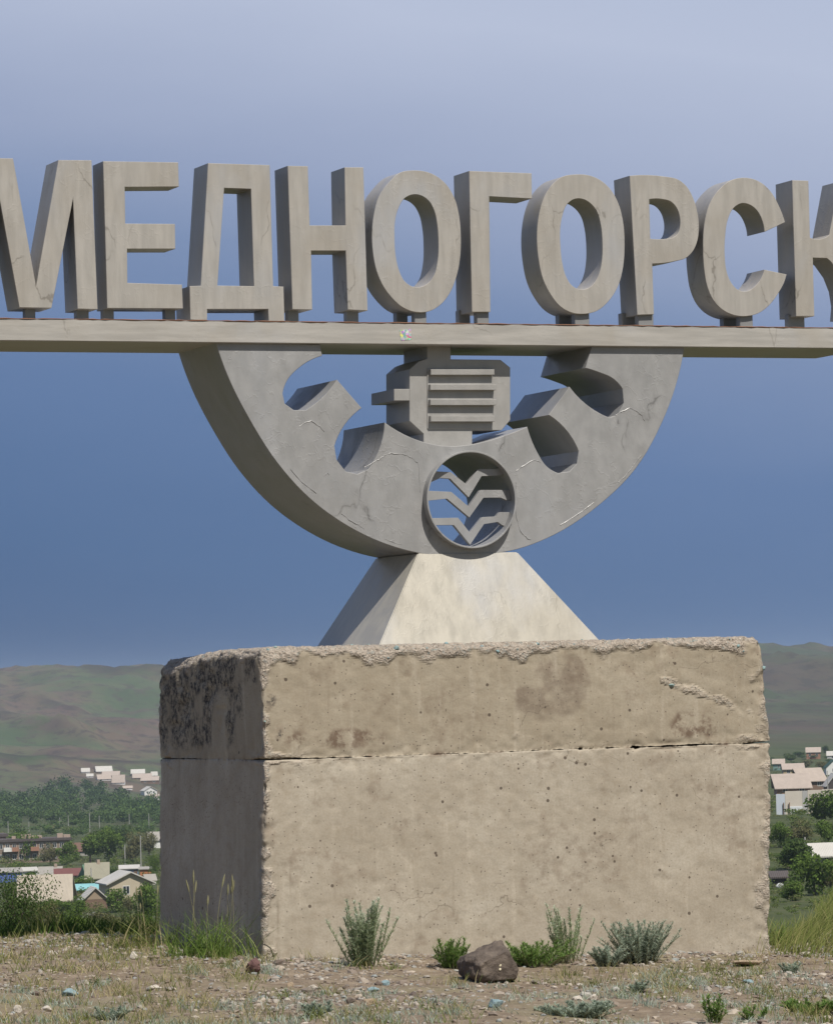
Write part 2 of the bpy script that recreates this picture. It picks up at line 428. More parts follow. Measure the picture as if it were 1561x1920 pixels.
M_stem = plain('stem', (0.20, 0.19, 0.10), 0.9)
M_tree = [leaf_mat('tree_leaf_green', [(0.0, (0.065, 0.115, 0.025)), (0.6, (0.12, 0.185, 0.04)), (1.0, (0.19, 0.26, 0.065))], 0.3),
          leaf_mat('tree_leaf_dark', [(0.0, (0.05, 0.085, 0.03)), (0.6, (0.085, 0.13, 0.042)), (1.0, (0.135, 0.185, 0.06))], 0.3),
          leaf_mat('tree_leaf_olive', [(0.0, (0.10, 0.105, 0.05)), (0.6, (0.165, 0.165, 0.075)), (1.0, (0.24, 0.215, 0.12))], 0.3)]
M_bark = plain('bark', (0.11, 0.085, 0.065), 0.95)

# ------------------------------------------------------------------ terrain
HZ = lambda x: 1317.2 + (1274.0-1317.2)*x/1561.0          # picture row of the horizon
def table(px, rows):
    r = np.array([q[0] for q in rows], float); z = np.array([q[1] for q in rows], float)
    rr = np.exp(np.linspace(math.log(20), math.log(9000), 900))
    zz = np.interp(rr, r, z)
    k = np.exp(-0.5*(np.arange(-30, 31)/11.0)**2); k /= k.sum()
    zz = np.convolve(np.pad(zz, 30, mode='edge'), k, 'valid')
    return rr, zz
def dyz(r, y, h): return (r, 1.65-(y-h)/FPX*r)
TL = table(150, [(20, 0), (27, 0), (60, -4.6), (150, -11), (300, -20.0), dyz(450, 1758, 1313), dyz(600, 1688, 1313), dyz(800, 1640, 1313), dyz(1000, 1602, 1313),
                 dyz(1400, 1556, 1313), dyz(1900, 1520, 1313), dyz(2300, 1490, 1313), dyz(2700, 1438, 1313), dyz(3400, 1340, 1313), dyz(4400, 1262, 1313), dyz(4900, 1249, 1313), (5600, 28), (9000, 10)])
TR = table(1500, [(20, 0), (32, 0), (60, -5), (150, -10.5), dyz(250, 1755, 1276), dyz(370, 1680, 1276), dyz(500, 1575, 1276), dyz(600, 1536, 1276), dyz(800, 1500, 1276), dyz(1000, 1473, 1276),
                  dyz(1300, 1440, 1276), dyz(1800, 1408, 1276), dyz(2500, 1350, 1276), dyz(3500, 1250, 1276), dyz(4300, 1205, 1276), (5000, 36), (9000, 10)])
def polar(x, y):
    dx, dy = x-CAM[0], y-CAM[1]
    r = np.hypot(dx, dy); az = np.arctan2(dx, dy)-YAW
    az = (az+math.pi) % (2*math.pi)-math.pi
    return r, az, PW/2+FPX*np.tan(np.clip(az, -1.2, 1.2))
def ground_z(x, y):
    x = np.atleast_1d(np.asarray(x, float)); y = np.atleast_1d(np.asarray(y, float))
    r, az, px = polar(x, y)
    P = np.stack([x, y, np.zeros_like(x)], 1)
    near = -0.04*np.clip(x, -1, 5) - 0.012*np.clip(-y, 0, 5)*sstep(-2, 3, x)
    near = near + 0.05*fbm(P, 0.45, 2, 3)*sstep(1.5, 6, np.abs(y-1)+np.abs(x-1.7)*0.4) + 0.016*fbm(P, 2.2, 3, 5) + 0.007*fbm(P, 9, 3, 9)
    rb = 27.4 + 6.0*sstep(1440, 1590, px)-0.2*sstep(300, 0, px) + 0.35*vnoise(np.stack([px*0.01, px*0, px*0], 1), 1.0, 4)
    d = np.maximum(0, r-rb)
    near = near - 0.17*d*d/(d+2.5)
    w = sstep(350, 1380, px)
    far = (1-w)*np.interp(r, *TL) + w*np.interp(r, *TR)
    h = sstep(1900, 3000, r)
    Q = np.stack([x*_r[0]+y*_r[1]+0.35*(x*_r[1]*-1+y*_r[0]), 0.32*(-x*_r[1]+y*_r[0]), 0*x], 1)
    hn = 14*fbm(P, 1/520.0, 2, 21)+(15*(0.5-np.abs(vnoise(Q, 1/170.0, 31)))*2+9.0*(0.5-np.abs(vnoise(Q, 1/70.0, 33)))*2 + 3.6*fbm(Q, 1/26.0, 3, 35))
    hn = hn*(1-0.65*sstep(3900, 4500, r))
    crest = sstep(3800, 4700, r)*(1-w)*4.5*(np.exp(-((px-265)/70)**2)+0.5*np.exp(-((px+20)/60)**2)-0.5*np.exp(-((px-110)/60)**2))
    crest = crest + sstep(3300, 4200, r)*w*(-22+9*sstep(1430, 1570, px))-sstep(3600, 4300, r)*(1-w)*(8+4*sstep(0, 300, px))
    far = far + h*hn + crest + sstep(60, 400, r)*0.8*fbm(P, 1/60.0, 2, 41)*(1-h)
    b = sstep(38, 62, r)
    return near*(1-b)+far*b
def ray_ground(px, py, r0=24, r1=6500):
    """where the picture ray meets the terrain, and metres per picture pixel there"""
    d = ray(px, py); hd = np.hypot(d[0], d[1])
    rr = np.exp(np.linspace(math.log(r0), math.log(r1), 1600))
    P = CAM[None]+(rr/hd)[:, None]*d[None]
    gz = ground_z(P[:, 0], P[:, 1])
    below = np.nonzero(P[:, 2] <= gz)[0]
    k = below[0] if len(below) else len(rr)-1
    p = P[k].copy(); p[2] = gz[k]
    return p, rr[k]/FPX
def at_range(px, r):
    d = ray(px, HZ(px)); hd = np.hypot(d[0], d[1]); p = CAM+d*(r/hd)
    p[2] = ground_z(p[0], p[1])[0]
    return p, r/FPX

def polar_sheet(name, rs, fine_deg, mat_):
    azf = np.radians(np.arange(-9, 9.0001, fine_deg))
    azc = np.radians(np.concatenate([np.arange(-180, -9, 3.0), []]))
    azc2 = np.radians(np.arange(12, 180, 3.0))
    az = np.concatenate([azc, azf, azc2])
    n = len(az)
    R, A = np.meshgrid(rs, az, indexing='ij')
    x = CAM[0]+R*np.sin(A+YAW); y = CAM[1]+R*np.cos(A+YAW)
    z = ground_z(x.ravel(), y.ravel())
    V = np.stack([x.ravel(), y.ravel(), z], 1)
    i = np.arange(len(rs)-1)[:, None]*n; j = np.arange(n)[None]
    a = i+j; b = i+(j+1) % n
    F = np.stack([a, b, b+n, a+n], -1).reshape(-1, 4)
    me = mesh_np(name, V, F[:, ::-1], smooth=True)
    o = obj(name, me, mat_); tag(o, kind='structure'); return o, V

def soil():
    t = NT('soil')
    n1 = t.noise(1.1, 5); n2 = t.noise(7, 5, 0.65); n3 = t.noise(60, 4, 0.7)
    c = t.ramp(n2, [(0.3, (0.13, 0.098, 0.07)), (0.5, (0.22, 0.172, 0.122)), (0.72, (0.31, 0.25, 0.185))])
    c = t.mix(t.mr(n1, 0.45, 0.65, 0, 0.55), c, (0.215, 0.20, 0.115))
    c = t.mix(t.mr(n3, 0.4, 0.7, 0, 0.5), c, (0.14, 0.105, 0.08))
    v = t.voro(26, out='Color'); sp = t.n.new('ShaderNodeSeparateColor'); t.l.new(v, sp.inputs[0])
    st = t.math('MULTIPLY', t.math('GREATER_THAN', sp.outputs[0], 0.72), t.mr(t.voro(26), 0.25, 0.4, 1, 0))
    c = t.mix(t.math('MULTIPLY', st, 0.7), c, t.ramp(sp.outputs[1], [(0, (0.32, 0.26, 0.2)), (0.8, (0.46, 0.40, 0.33)), (1, (0.3, 0.34, 0.34))]))
    c = t.mix(t.attr('slope'), c, t.ramp(n2, [(0.3, (0.04, 0.05, 0.02)), (0.6, (0.07, 0.08, 0.03)), (0.8, (0.12, 0.11, 0.05))]))
    nb = t.bump(n3, 0.6, 0.012); nb = t.bump(st, 0.5, 0.012, nb)
    return t.out(c, 0.95, 0, nb, 0.15)
rs = np.concatenate([np.array([0.3, 1, 2, 4, 6, 8, 10, 12, 14, 16, 17, 18]), np.arange(18.5, 31, 0.045), np.arange(31.1, 62, 0.35)])
ground, GV = polar_sheet('ground', rs, 0.11, soil())
gr_, ga_, gp_ = polar(GV[:, 0], GV[:, 1])
ground.data.attributes.new('slope', 'FLOAT', 'POINT').data.foreach_set('value', np.maximum(sstep(27.4, 28.2, gr_), 0.6*sstep(18.5, 16.5, gr_)).astype(np.float32))

def hills():
    t = NT('hill_grass')
    va = t.co((1, 0.26, 1), (0, 0, YAW+0.35))
    n1 = t.noise(1/95.0, 5, 0.62, va); n2 = t.noise(1/38.0, 6, 0.65, va, 0.6); n3 = t.noise(1/9.0, 4, 0.7, va)
    c = t.ramp(n1, [(0.32, (0.115, 0.078, 0.064)), (0.45, (0.125, 0.098, 0.066)), (0.56, (0.092, 0.108, 0.055)), (0.7, (0.06, 0.09, 0.042))])
    c = t.mix(t.mr(n2, 0.52, 0.66, 0, 0.7), c, (0.10, 0.066, 0.06))
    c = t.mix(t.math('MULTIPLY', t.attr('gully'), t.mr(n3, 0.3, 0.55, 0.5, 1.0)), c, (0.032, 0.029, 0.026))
    c = t.mix(t.mr(n2, 0.47, 0.32, 0, 0.7), c, (0.06, 0.09, 0.045))
    c = t.mix(t.mr(n3, 0.50, 0.62, 0, 0.8), c, (0.062, 0.05, 0.042))
    c = t.mix(t.mr(t.noise(1/20.0, 5, 0.75, va, 1.0), 0.56, 0.66, 0, 0.6), c, (0.06, 0.085, 0.035))
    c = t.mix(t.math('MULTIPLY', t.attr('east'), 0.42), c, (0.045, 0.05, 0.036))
    nb_ = t.attr('near')
    c = t.mix(nb_, c, t.ramp(n3, [(0.3, (0.04, 0.055, 0.02)), (0.6, (0.075, 0.09, 0.035)), (0.8, (0.13, 0.115, 0.065))]))
    return t.out(c, 0.95, 0, None, 0.1)
rs2 = np.concatenate([np.exp(np.linspace(math.log(58), math.log(1800), 130)), np.exp(np.linspace(math.log(1815), math.log(5200), 170)), np.array([5500, 6000, 6600, 7200])])
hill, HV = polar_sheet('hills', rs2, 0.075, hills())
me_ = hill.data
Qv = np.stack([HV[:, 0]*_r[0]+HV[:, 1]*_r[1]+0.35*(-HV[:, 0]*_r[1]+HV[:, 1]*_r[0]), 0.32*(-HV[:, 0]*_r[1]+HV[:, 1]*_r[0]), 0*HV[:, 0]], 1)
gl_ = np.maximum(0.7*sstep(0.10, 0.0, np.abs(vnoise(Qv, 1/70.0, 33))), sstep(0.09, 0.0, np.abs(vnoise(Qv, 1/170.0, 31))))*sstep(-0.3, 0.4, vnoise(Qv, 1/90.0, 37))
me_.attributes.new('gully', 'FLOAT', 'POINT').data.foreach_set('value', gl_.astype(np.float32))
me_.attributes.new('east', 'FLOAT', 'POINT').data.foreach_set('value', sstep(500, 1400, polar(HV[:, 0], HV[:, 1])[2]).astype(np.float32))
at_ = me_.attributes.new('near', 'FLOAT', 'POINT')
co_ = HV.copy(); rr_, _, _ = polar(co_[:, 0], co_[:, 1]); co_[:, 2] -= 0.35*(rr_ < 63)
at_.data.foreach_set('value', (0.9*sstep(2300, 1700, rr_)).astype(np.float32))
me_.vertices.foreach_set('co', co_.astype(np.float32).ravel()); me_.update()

# ------------------------------------------------------------------ haze
hz = obj('haze', boxes_mesh('haze', [(CAM[0]-7400, CAM[0]+7400, CAM[1]-7400, CAM[1]+7400, float(co_[:, 2].min())-1.0, max(64.0, float(co_[:, 2].max())+3))]))
tag(hz, kind='stuff')
hm = bpy.data.materials.new('haze'); hm.use_nodes = True
hn_ = hm.node_tree.nodes; hn_.clear()
ho = hn_.new('ShaderNodeOutputMaterial'); hv = hn_.new('ShaderNodeVolumePrincipled')
hv.inputs['Color'].default_value = (0.72, 0.84, 1.0, 1); hv.inputs['Density'].default_value = 0.00007; hv.inputs['Anisotropy'].default_value = 0.0
hm.node_tree.links.new(hv.outputs[0], ho.inputs['Volume'])
hz.data.materials.append(hm)

# ------------------------------------------------------------------ concrete block
BD = 2.03
ZJ = 1.245
def pour(name, z0, z1, top, parent):
    sp = 0.0125
    nx, ny, nz_ = int(3.6/sp), int(BD/sp*0.6), int((z1-z0)/sp)
    def grid(na, nb, fn):
        a, b = np.meshgrid(np.linspace(0, 1, na+1), np.linspace(0, 1, nb+1), indexing='ij')
        V = fn(a.ravel(), b.ravel())
        i = np.arange(na)[:, None]*(nb+1)+np.arange(nb)[None]
        F = np.stack([i, i+nb+1, i+nb+2, i+1], -1).reshape(-1, 4)
        return V, F
    o = np.ones_like
    faces = [grid(nx, nz_, lambda a, b: np.stack([a, 0*a, b], 1)), grid(nz_, nx//4, lambda a, b: np.stack([b, o(a), a], 1)),
             grid(nz_, ny, lambda a, b: np.stack([0*a, b, a], 1)), grid(ny, nz_, lambda a, b: np.stack([o(a), a, b], 1)),
             grid(nx, ny, lambda a, b: np.stack([a, b, o(a)], 1)), grid(ny//3, nx//3, lambda a, b: np.stack([b, a, 0*a], 1))]
    V, F, n = [], [], 0
    for v, f in faces:
        V.append(v); F.append(f+n); n += len(v)
    U = np.concatenate(V); F = np.concatenate(F)
    # real size, slightly tapered faces
    z = z0+(z1-z0)*U[:, 2]
    xl = np.interp(z, [0, ZJ, 1.9], [-0.015, 0.032, 0.022]); xr = np.interp(z, [0, ZJ, 1.9], [3.585, 3.63, 3.60])
    P = np.stack([xl+(xr-xl)*U[:, 0], BD*U[:, 1], z], 1)
    lo = np.stack([xl, 0*z, 0*z+z0], 1); hi = np.stack([xr, 0*z+BD, 0*z+z1], 1)
    # rounded and broken edges: radius wanders along the edge
    rad = np.full(len(P), 0.014)+0.012*np.abs(vnoise(P, 3.1, 50))
    jd_ = (P[:, 2]-z0) if top else (z1-P[:, 2])
    jr = sstep(0.17, 0.06, jd_)*sstep(0.10, 0.35, np.minimum(P[:, 0]-xl, xr-P[:, 0])+np.minimum(P[:, 1], BD-P[:, 1]))
    right = sstep(0.35, 0.05, hi[:, 0]-P[:, 0]); left = sstep(0.3, 0.05, P[:, 0]-lo[:, 0])
    if top:
        t_ = sstep(0.4, 0.05, hi[:, 2]-P[:, 2])
        rad = rad + t_*(0.042+0.02*vnoise(P, 1.7, 51)+0.035*left+0.03*right)
    rad = rad+0.012*right
    rad = np.clip(rad*(1-0.75*jr), 0.004, 0.12)
    q = np.clip(P, lo+rad[:, None], hi-rad[:, None])
    dlt = P-q; L = np.linalg.norm(dlt, axis=1); L[L < 1e-6] = 1
    N = dlt/L[:, None]
    ax = np.argmax(np.abs(dlt), 1)
    P2 = q+N*np.minimum(L, rad)[:, None]
    # edge closeness (second largest overlap with the rounding zone)
    s = np.sort(np.minimum(P-lo, hi-P), 1)
    e2 = s[:, 1]
    top_d = hi[:, 2]-P[:, 2]
    front_edge = np.exp(-e2/0.035)
    if not top:      # its lid is under the upper pour: keep the joint edge crisp but chipped
        joint_d = top_d
    else:
        joint_d = P[:, 2]-lo[:, 2]
    jm = np.exp(-joint_d/0.014)
    xs = P[:, 0]
    crackw = 0.35+0.9*sstep(1.9, 2.3, xs)*sstep(3.3, 2.9, xs)+0.4*vnoise(P*[1, 0, 0], 5, 60)
    amp = 0.0025+0.013*front_edge*(1-jm)
    d = 0.004*fbm(P, 1.4, 2, 70)+0.0009*fbm(P, 14, 3, 71)
    d = d-amp*np.maximum(0, 0.25+fbm(P, 16, 3, 72))-0.005*front_edge*np.maximum(0, vnoise(P, 34, 73))
    d = d-right*(1-jm)*0.022*np.maximum(0, fbm(P*[1, 1, 1.2], 9, 3, 74))*np.exp(-(hi[:, 0]-P[:, 0])/0.12)
    if top:
        rim = np.exp(-top_d/0.055)
        d = d-rim*0.024*np.maximum(0, 0.1+fbm(P, 9, 4, 76, 0.6))+rim*0.005*vnoise(P, 46, 77)
        # rough spalled streak on the front, right of centre
        spall = np.exp(-((P[:, 0]-3.05-(1.66-P[:, 2])*0.9)/0.25)**2-((P[:, 2]-1.64+0.35*(P[:, 0]-2.95))/0.035)**2)*(P[:, 1] < 0.2)
        d = d-0.010*spall*np.maximum(0, 0.4+fbm(P, 20, 3, 78))
        leftface = (P[:, 0]-lo[:, 0] < 0.1)*sstep(0.35, 0.7, P[:, 1])*sstep(0.05, 0.35, joint_d)
        d = d-0.02*leftface*np.maximum(0, fbm(P, 9, 4, 79))
        # tilt of the top: back-left corner knocked off
        P2[:, 2] -= 0.05*sstep(0.6, 0.0, P[:, 0])*sstep(0.9, 1.8, P[:, 1])*sstep(1.5, 1.9, P[:, 2])
    else:
        d = d-0.02*np.exp(-(P[:, 2]-lo[:, 2]-0.05)/0.06)*np.maximum(0, fbm(P, 10, 3, 75))
    d = d-jm*crackw*0.009*np.maximum(0, 0.05+fbm(P*[1, 1, 0.6], 18, 3, 80))
    P2 = P2+N*d[:, None]
    if top:
        P2[:, 2] += np.exp(-joint_d/0.02)*(0.004*fbm(P*[1, 1, 0], 7, 3, 81)-0.006+0.009*sstep(1.9, 2.3, xs)*sstep(3.3, 2.9, xs)*np.maximum(0, 0.3+fbm(P*[1, 1, 0], 5, 3, 82)))
    # attributes: real marks on the concrete
    expo = np.zeros(len(P)); stain = np.zeros(len(P)); tar = np.zeros(len(P)); lich = np.zeros(len(P))
    nz1 = fbm(P, 5, 4, 90); nz2 = fbm(P, 12, 3, 91)
    if top:
        expo = np.maximum(expo, sstep(0.10, 0.035, top_d+0.055*nz1+0.025*nz2))
        expo = np.maximum(expo, 0.5*sstep(0.45, 1.0, spall+0.6*nz2)*(spall > 0.3))
        stain = sstep(-0.2, 0.75, 1-((P[:, 0]-2.05-0.15*(P[:, 2]-1.6))/0.26)**2-((P[:, 2]-1.60)/0.19)**2+0.9*nz1+0.5*nz2)*(P[:, 1] < 0.2)
        lich = 0.8*sstep(0.0, 0.9, 1-((P[:, 0]-0.65)/0.42)**2-((P[:, 2]-1.36)/0.075)**2+0.7*nz1)*(P[:, 1] < 0.2)
        lich = np.maximum(lich, 0.8*sstep(0.0, 0.9, 1-((P[:, 0]-3.0)/0.22)**2-((P[:, 2]-1.36)/0.10)**2+0.8*nz1)*(P[:, 1] < 0.2))
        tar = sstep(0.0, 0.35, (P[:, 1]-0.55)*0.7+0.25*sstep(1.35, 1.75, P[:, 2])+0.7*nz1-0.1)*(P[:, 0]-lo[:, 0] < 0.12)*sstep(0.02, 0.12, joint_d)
    expo = np.maximum(expo, 0.8*sstep(0.045, 0.012, e2+0.05*nz1+0.03*nz2)*(1-jr)*(1-np.clip(jm*1.3, 0, 1)))
    expo = np.maximum(expo, 0.45*sstep(0.10, 0.03, hi[:, 0]-P[:, 0]+0.09*nz1+0.05*nz2))
    lich = np.maximum(lich, 0.22*sstep(0.45, 0.7, nz1)*(P[:, 1] < 0.2))
    lich = np.maximum(lich, 0.9*jm*sstep(-0.2, 0.6, nz2))
    me = mesh_np(name, P2, F, dict(upper=np.full(len(P), 1.0 if top else 0.0), expo=expo, stain=stain, tar=tar, lichen=lich), smooth=True)
    bm = bmesh.new(); bm.from_mesh(me)
    bmesh.ops.remove_doubles(bm, verts=bm.verts[:], dist=0.0008)
    bmesh.ops.recalc_face_normals(bm, faces=bm.faces[:])
    bm.to_mesh(me); bm.free()
    ob = obj(name, me, M_conc, parent)
    return ob, P2, N, expo
block = thing('concrete_block', 'massive weathered concrete plinth block under the town sign, cast in two pours', 'concrete block')
lower, LP, LN, LE = pour('lower_pour', -0.32, ZJ, False, block)
upper, UP, UN, UE = pour('upper_pour', ZJ, 1.955, True, block)
lower['label'] = 'pale lower pour with vertical run marks'; upper['label'] = 'browner upper pour with dark stain and crumbled top edge'

def ico():
    t = (1+5**0.5)/2
    v = np.array([(-1, t, 0), (1, t, 0), (-1, -t, 0), (1, -t, 0), (0, -1, t), (0, 1, t), (0, -1, -t), (0, 1, -t), (t, 0, -1), (t, 0, 1), (-t, 0, -1), (-t, 0, 1)])
    v = v/np.linalg.norm(v[0])
    f = np.array([(0, 11, 5), (0, 5, 1), (0, 1, 7), (0, 7, 10), (0, 10, 11), (1, 5, 9), (5, 11, 4), (11, 10, 2), (10, 7, 6), (7, 1, 8), (3, 9, 4), (3, 4, 2), (3, 2, 6), (3, 6, 8), (3, 8, 9), (4, 9, 5), (2, 4, 11), (6, 2, 10), (8, 6, 7), (9, 8, 1)])
    return v, f
ICV, ICF = ico()
def pebbles(name, pos, size, flat=0.6, tint=None):
    n = len(pos)
    sc = size[:, None, None]*(0.7+0.6*rng.random((n, 1, 3)))
    sc[:, :, 2] *= flat
    v = ICV[None]*(0.72+0.5*rng.random((n, 12, 1)))*sc
    a = rng.random(n)*2*math.pi; b = (rng.random(n)-0.5)*0.9
    ca, sa, cb, sb = np.cos(a)[:, None], np.sin(a)[:, None], np.cos(b)[:, None], np.sin(b)[:, None]
    x, y, z = v[..., 0], v[..., 1], v[..., 2]
    y, z = cb*y-sb*z, sb*y+cb*z
    x, y = ca*x-sa*y, sa*x+ca*y
    v = np.stack([x, y, z], -1)+pos[:, None]
    F = (ICF[None]+12*np.arange(n)[:, None, None]).reshape(-1, 3)
    if tint is None: tint = rng.random(n)
    return mesh_np(name, v.reshape(-1, 3), F, dict(tint=np.repeat(tint, 12)))
# loose aggregate sitting in the broken rim and the chipped corners
sel = np.concatenate([rng.choice(np.nonzero((UE > 0.5) & (UP[:, 2] > 1.78))[0], 1500, False), rng.choice(np.nonzero((UE > 0.35) & (UP[:, 2] <= 1.78))[0], 220, False)])
ch = UP[sel]-UN[sel]*0.002
sel2 = rng.choice(np.nonzero((LE > 0.35) & (LP[:, 2] > 0))[0], 130, False)
chp = np.concatenate([ch, LP[sel2]-LN[sel2]*0.002])
szs = 0.0035+0.007*rng.random(len(chp))**2.5
tchip = rng.random(len(chp))
bigc = rng.random(len(chp)) < 0.045
szs[bigc] = 0.011+0.010*rng.random(bigc.sum()); tchip[bigc] = 0.86+0.14*rng.random(bigc.sum())
ag = obj('aggregate', pebbles('aggregate', chp, szs, 0.8, tchip), M_chip, block); tag(ag, kind='stuff')

# ------------------------------------------------------------------ the sign: pedestal, gear, beam, letters
YG = 0.65                 # front of the gear wheel
YB = YG-0.035             # front of the beam and letters
GD = 0.73
sign = thing('city_sign', 'silver steel town sign of tall Cyrillic letters on a beam over a half gear wheel', 'town sign', (1.7, 1.0, 1.89))
SO = Vector((1.7, 1.0, 1.89))
def part(name, me, m, parent=sign, label=None):
    if parent is sign: me.transform(Matrix.Translation(-SO))
    else: me.transform(Matrix.Translation(-SO))
    o = obj(name, me, m, parent)
    if label: o['label'] = label
    return o
# pedestal: truncated pyramid of sheet steel
tl, tr = on_y(783, 1040, YG), on_y(969, 1033, YG)
zb, zt = 1.915, float((tl[2]+tr[2])/2)
bl, br = on_y(706, 1212, YG-0.24), on_y(1133, 1204, YG-0.24)
pv = [(bl[0], YG-0.24, zb), (br[0], YG-0.24, zb), (br[0], YG+GD+0.20, zb), (bl[0], YG+GD+0.20, zb),
      (tl[0], YG-0.004, zt), (tr[0], YG-0.004, zt), (tr[0], YG+GD, zt), (tl[0], YG+GD, zt)]
me = poly_mesh('pedestal', pv, [(3, 2, 1, 0), (4, 5, 6, 7), (0, 1, 5, 4), (1, 2, 6, 5), (2, 3, 7, 6), (3, 0, 4, 7)])
bm = bmesh.new(); bm.from_mesh(me); bmesh.ops.bevel(bm, geom=bm.edges[:], offset=0.006, segments=2, affect='EDGES'); bm.to_mesh(me); bm.free()
part('pedestal', me, M_ped, label='cream flared steel foot of the gear wheel')
# gear
gear_out = [(404, 640), (430, 712), (470, 790), (520, 868), (580, 934), (640, 979), (710, 1015), (785, 1037), (840, 1043), (905, 1040), (968, 1030), (1040, 1002), (1120, 949), (1190, 880), (1240, 793), (1270, 710), (1283, 646),
            (1110, 646), (1097, 690), (1122, 698), (1150, 711), (1166, 729), (1169, 755), (1157, 778), (1142, 783), (1126, 776), (1067, 725),
            (1028, 778), (1072, 822), (1084, 846), (1081, 869), (1067, 884), (1046, 887), (1023, 873), (1008, 850), (988, 800),
            (930, 822), (880, 834), (830, 836), (785, 826), (721, 792), (703, 860), (690, 880), (670, 889), (648, 884), (631, 862), (627, 836), (640, 806), (678, 765),
            (632, 712), (592, 756), (573, 769), (551, 769), (534, 757), (530, 738), (537, 716), (560, 690), (604, 667), (600, 646)]
ring_c = (876.5, 937.5)
g_loops = [xz(gear_out, YG)]
cx, cz = xz([ring_c], YG)[0]
RH = 0.318
hole = [(cx+RH*math.cos(t), cz+RH*math.sin(t)) for t in np.linspace(0, 2*math.pi, 48, endpoint=False)]
me = extrude('gear_wheel', [smooth_outline(g_loops[0], 30, 5), hole], YG, GD, 0.003, False)
part('gear_wheel', me, M_gear, label='grey half gear wheel with six teeth under the beam')
# ring standing proud round the hole
def circ(r, n=64): return [(cx+r*math.cos(t), cz+r*math.sin(t)) for t in np.linspace(0, 2*math.pi, n, endpoint=False)]
me = extrude('ring', [circ(RH+0.006), circ(RH-0.006)], YG-0.07, GD+0.065, 0.002, False)
ring = part('ring', me, M_gear)
Z5 = lambda pts: [(760+p[0]/2.8907, 620+p[1]/2.8907) for p in pts]
chev = [[(112, 800), (160, 764), (235, 768), (318, 833), (385, 752), (470, 752), (520, 742), (535, 782), (480, 787), (402, 790), (332, 905), (232, 804), (180, 800), (130, 822)],
        [(84, 868), (238, 875), (332, 955), (395, 865), (515, 865), (590, 862), (590, 918), (540, 922), (505, 906), (412, 907), (336, 1014), (215, 912), (84, 926)],
        [(95, 1018), (275, 1015), (338, 1095), (405, 1012), (480, 1008), (500, 985), (560, 985), (565, 1062), (515, 1057), (490, 1038), (415, 1050), (340, 1162), (252, 1055), (105, 1055)]]
for c in chev:
    me = extrude('chevron', [xz(Z5(c), YG+0.03)], YG+0.0, 0.035, 0.001, False)
    part('chevron', me, M_gear, ring)
# weld seams on the gear face
seams = [[(683, 877), (697, 869), (711, 861), (722, 853), (733, 850), (750, 851), (763, 854), (775, 861), (783, 868), (787, 900), (787, 934)],
         [(967, 882), (983, 872), (999, 863), (1008, 864), (1016, 870)], [(1154, 779), (1167, 771), (1180, 765), (1192, 770), (1203, 780), (1210, 793)],
         [(966, 904), (966, 940), (967, 966), (971, 985), (978, 1000), (988, 1009), (999, 1014)],
         [(607, 894), (613, 886), (620, 893)], [(560, 800), (572, 792), (584, 790), (600, 800), (612, 815)],
         [(545, 880), (562, 900), (580, 915), (600, 930)], [(640, 962), (655, 975), (672, 985), (690, 996)],
         [(1158, 905), (1175, 888), (1192, 866), (1205, 848)], [(1050, 985), (1075, 970), (1100, 952), (1120, 938)], [(720, 1010), (740, 1018), (760, 1024)]]
for q, s_ in enumerate(seams):
    V, F = [], []
    P = []
    for (a, b) in zip(s_[:-1], s_[1:]):
        for u in (0, 0.33, 0.66):
            P.append((a[0]+(b[0]-a[0])*u+random.uniform(-.8, .8), a[1]+(b[1]-a[1])*u+random.uniform(-.8, .8)))
    pts = [on_y(x, y, YG) for x, y in P]
    tube(V, F, pts, [random.uniform(0.0012, 0.0042) for _ in pts], 6)
    part('weld_seam', poly_mesh('weld_seam', V, F), M_gear)
# beam
z0 = on_y(400, 642.5, YB)[2]; z1 = on_y(400, 601.7, YB)[2]
xL, xR = on_y(-95, 640, YB)[0], on_y(1628, 655, YB)[0]
beam = part('beam', boxes_mesh('beam', [(xL, xR, YB, YB+GD+0.035, z0, z1)], 0.005), M_beam, label='long horizontal box beam the letters stand on')
V, F = [], []
pts = [(x, YB-0.001+random.uniform(-.001, .001), z1+0.0015+random.uniform(-.002, .001)) for x in np.linspace(xL, xR, 160)]
tube(V, F, pts, [random.uniform(0.002, 0.005) for _ in pts], 5)
part('rusty_lip', poly_mesh('rusty_lip', V, F), M_rust, beam)
# sticker
Z2 = lambda pts: [(500+p[0]/2.7875, 290+p[1]/2.7875) for p in pts]
sv = [on_y(x, y, YB-0.002) for x, y in Z2([(693, 918), (752, 911), (757, 966), (702, 972)])]
t = NT('sticker')
v1 = t.voro(42, out='Color'); v2 = t.noise(26, 3, 0.6)
c = t.mix(t.mr(v2, 0.42, 0.55), v1, t.ramp(t.noise(33, 2), [(0.3, (0.05, 0.13, 0.30)), (0.45, (0.12, 0.42, 0.32)), (0.55, (0.55, 0.62, 0.62)), (0.66, (0.55, 0.22, 0.10)), (0.8, (0.7, 0.72, 0.72))]))
M_stick = t.out(t.mix(0.35, c, (0.3, 0.42, 0.45)), 0.3)
sv2 = [v+np.array([0, 0.0015, 0]) for v in sv]
part('sticker', poly_mesh('sticker', sv+sv2, [(3, 2, 1, 0), (4, 5, 6, 7), (0, 1, 5, 4), (1, 2, 6, 5), (2, 3, 7, 6), (3, 0, 4, 7)]), M_stick, beam, label='small colourful square sticker on the beam')

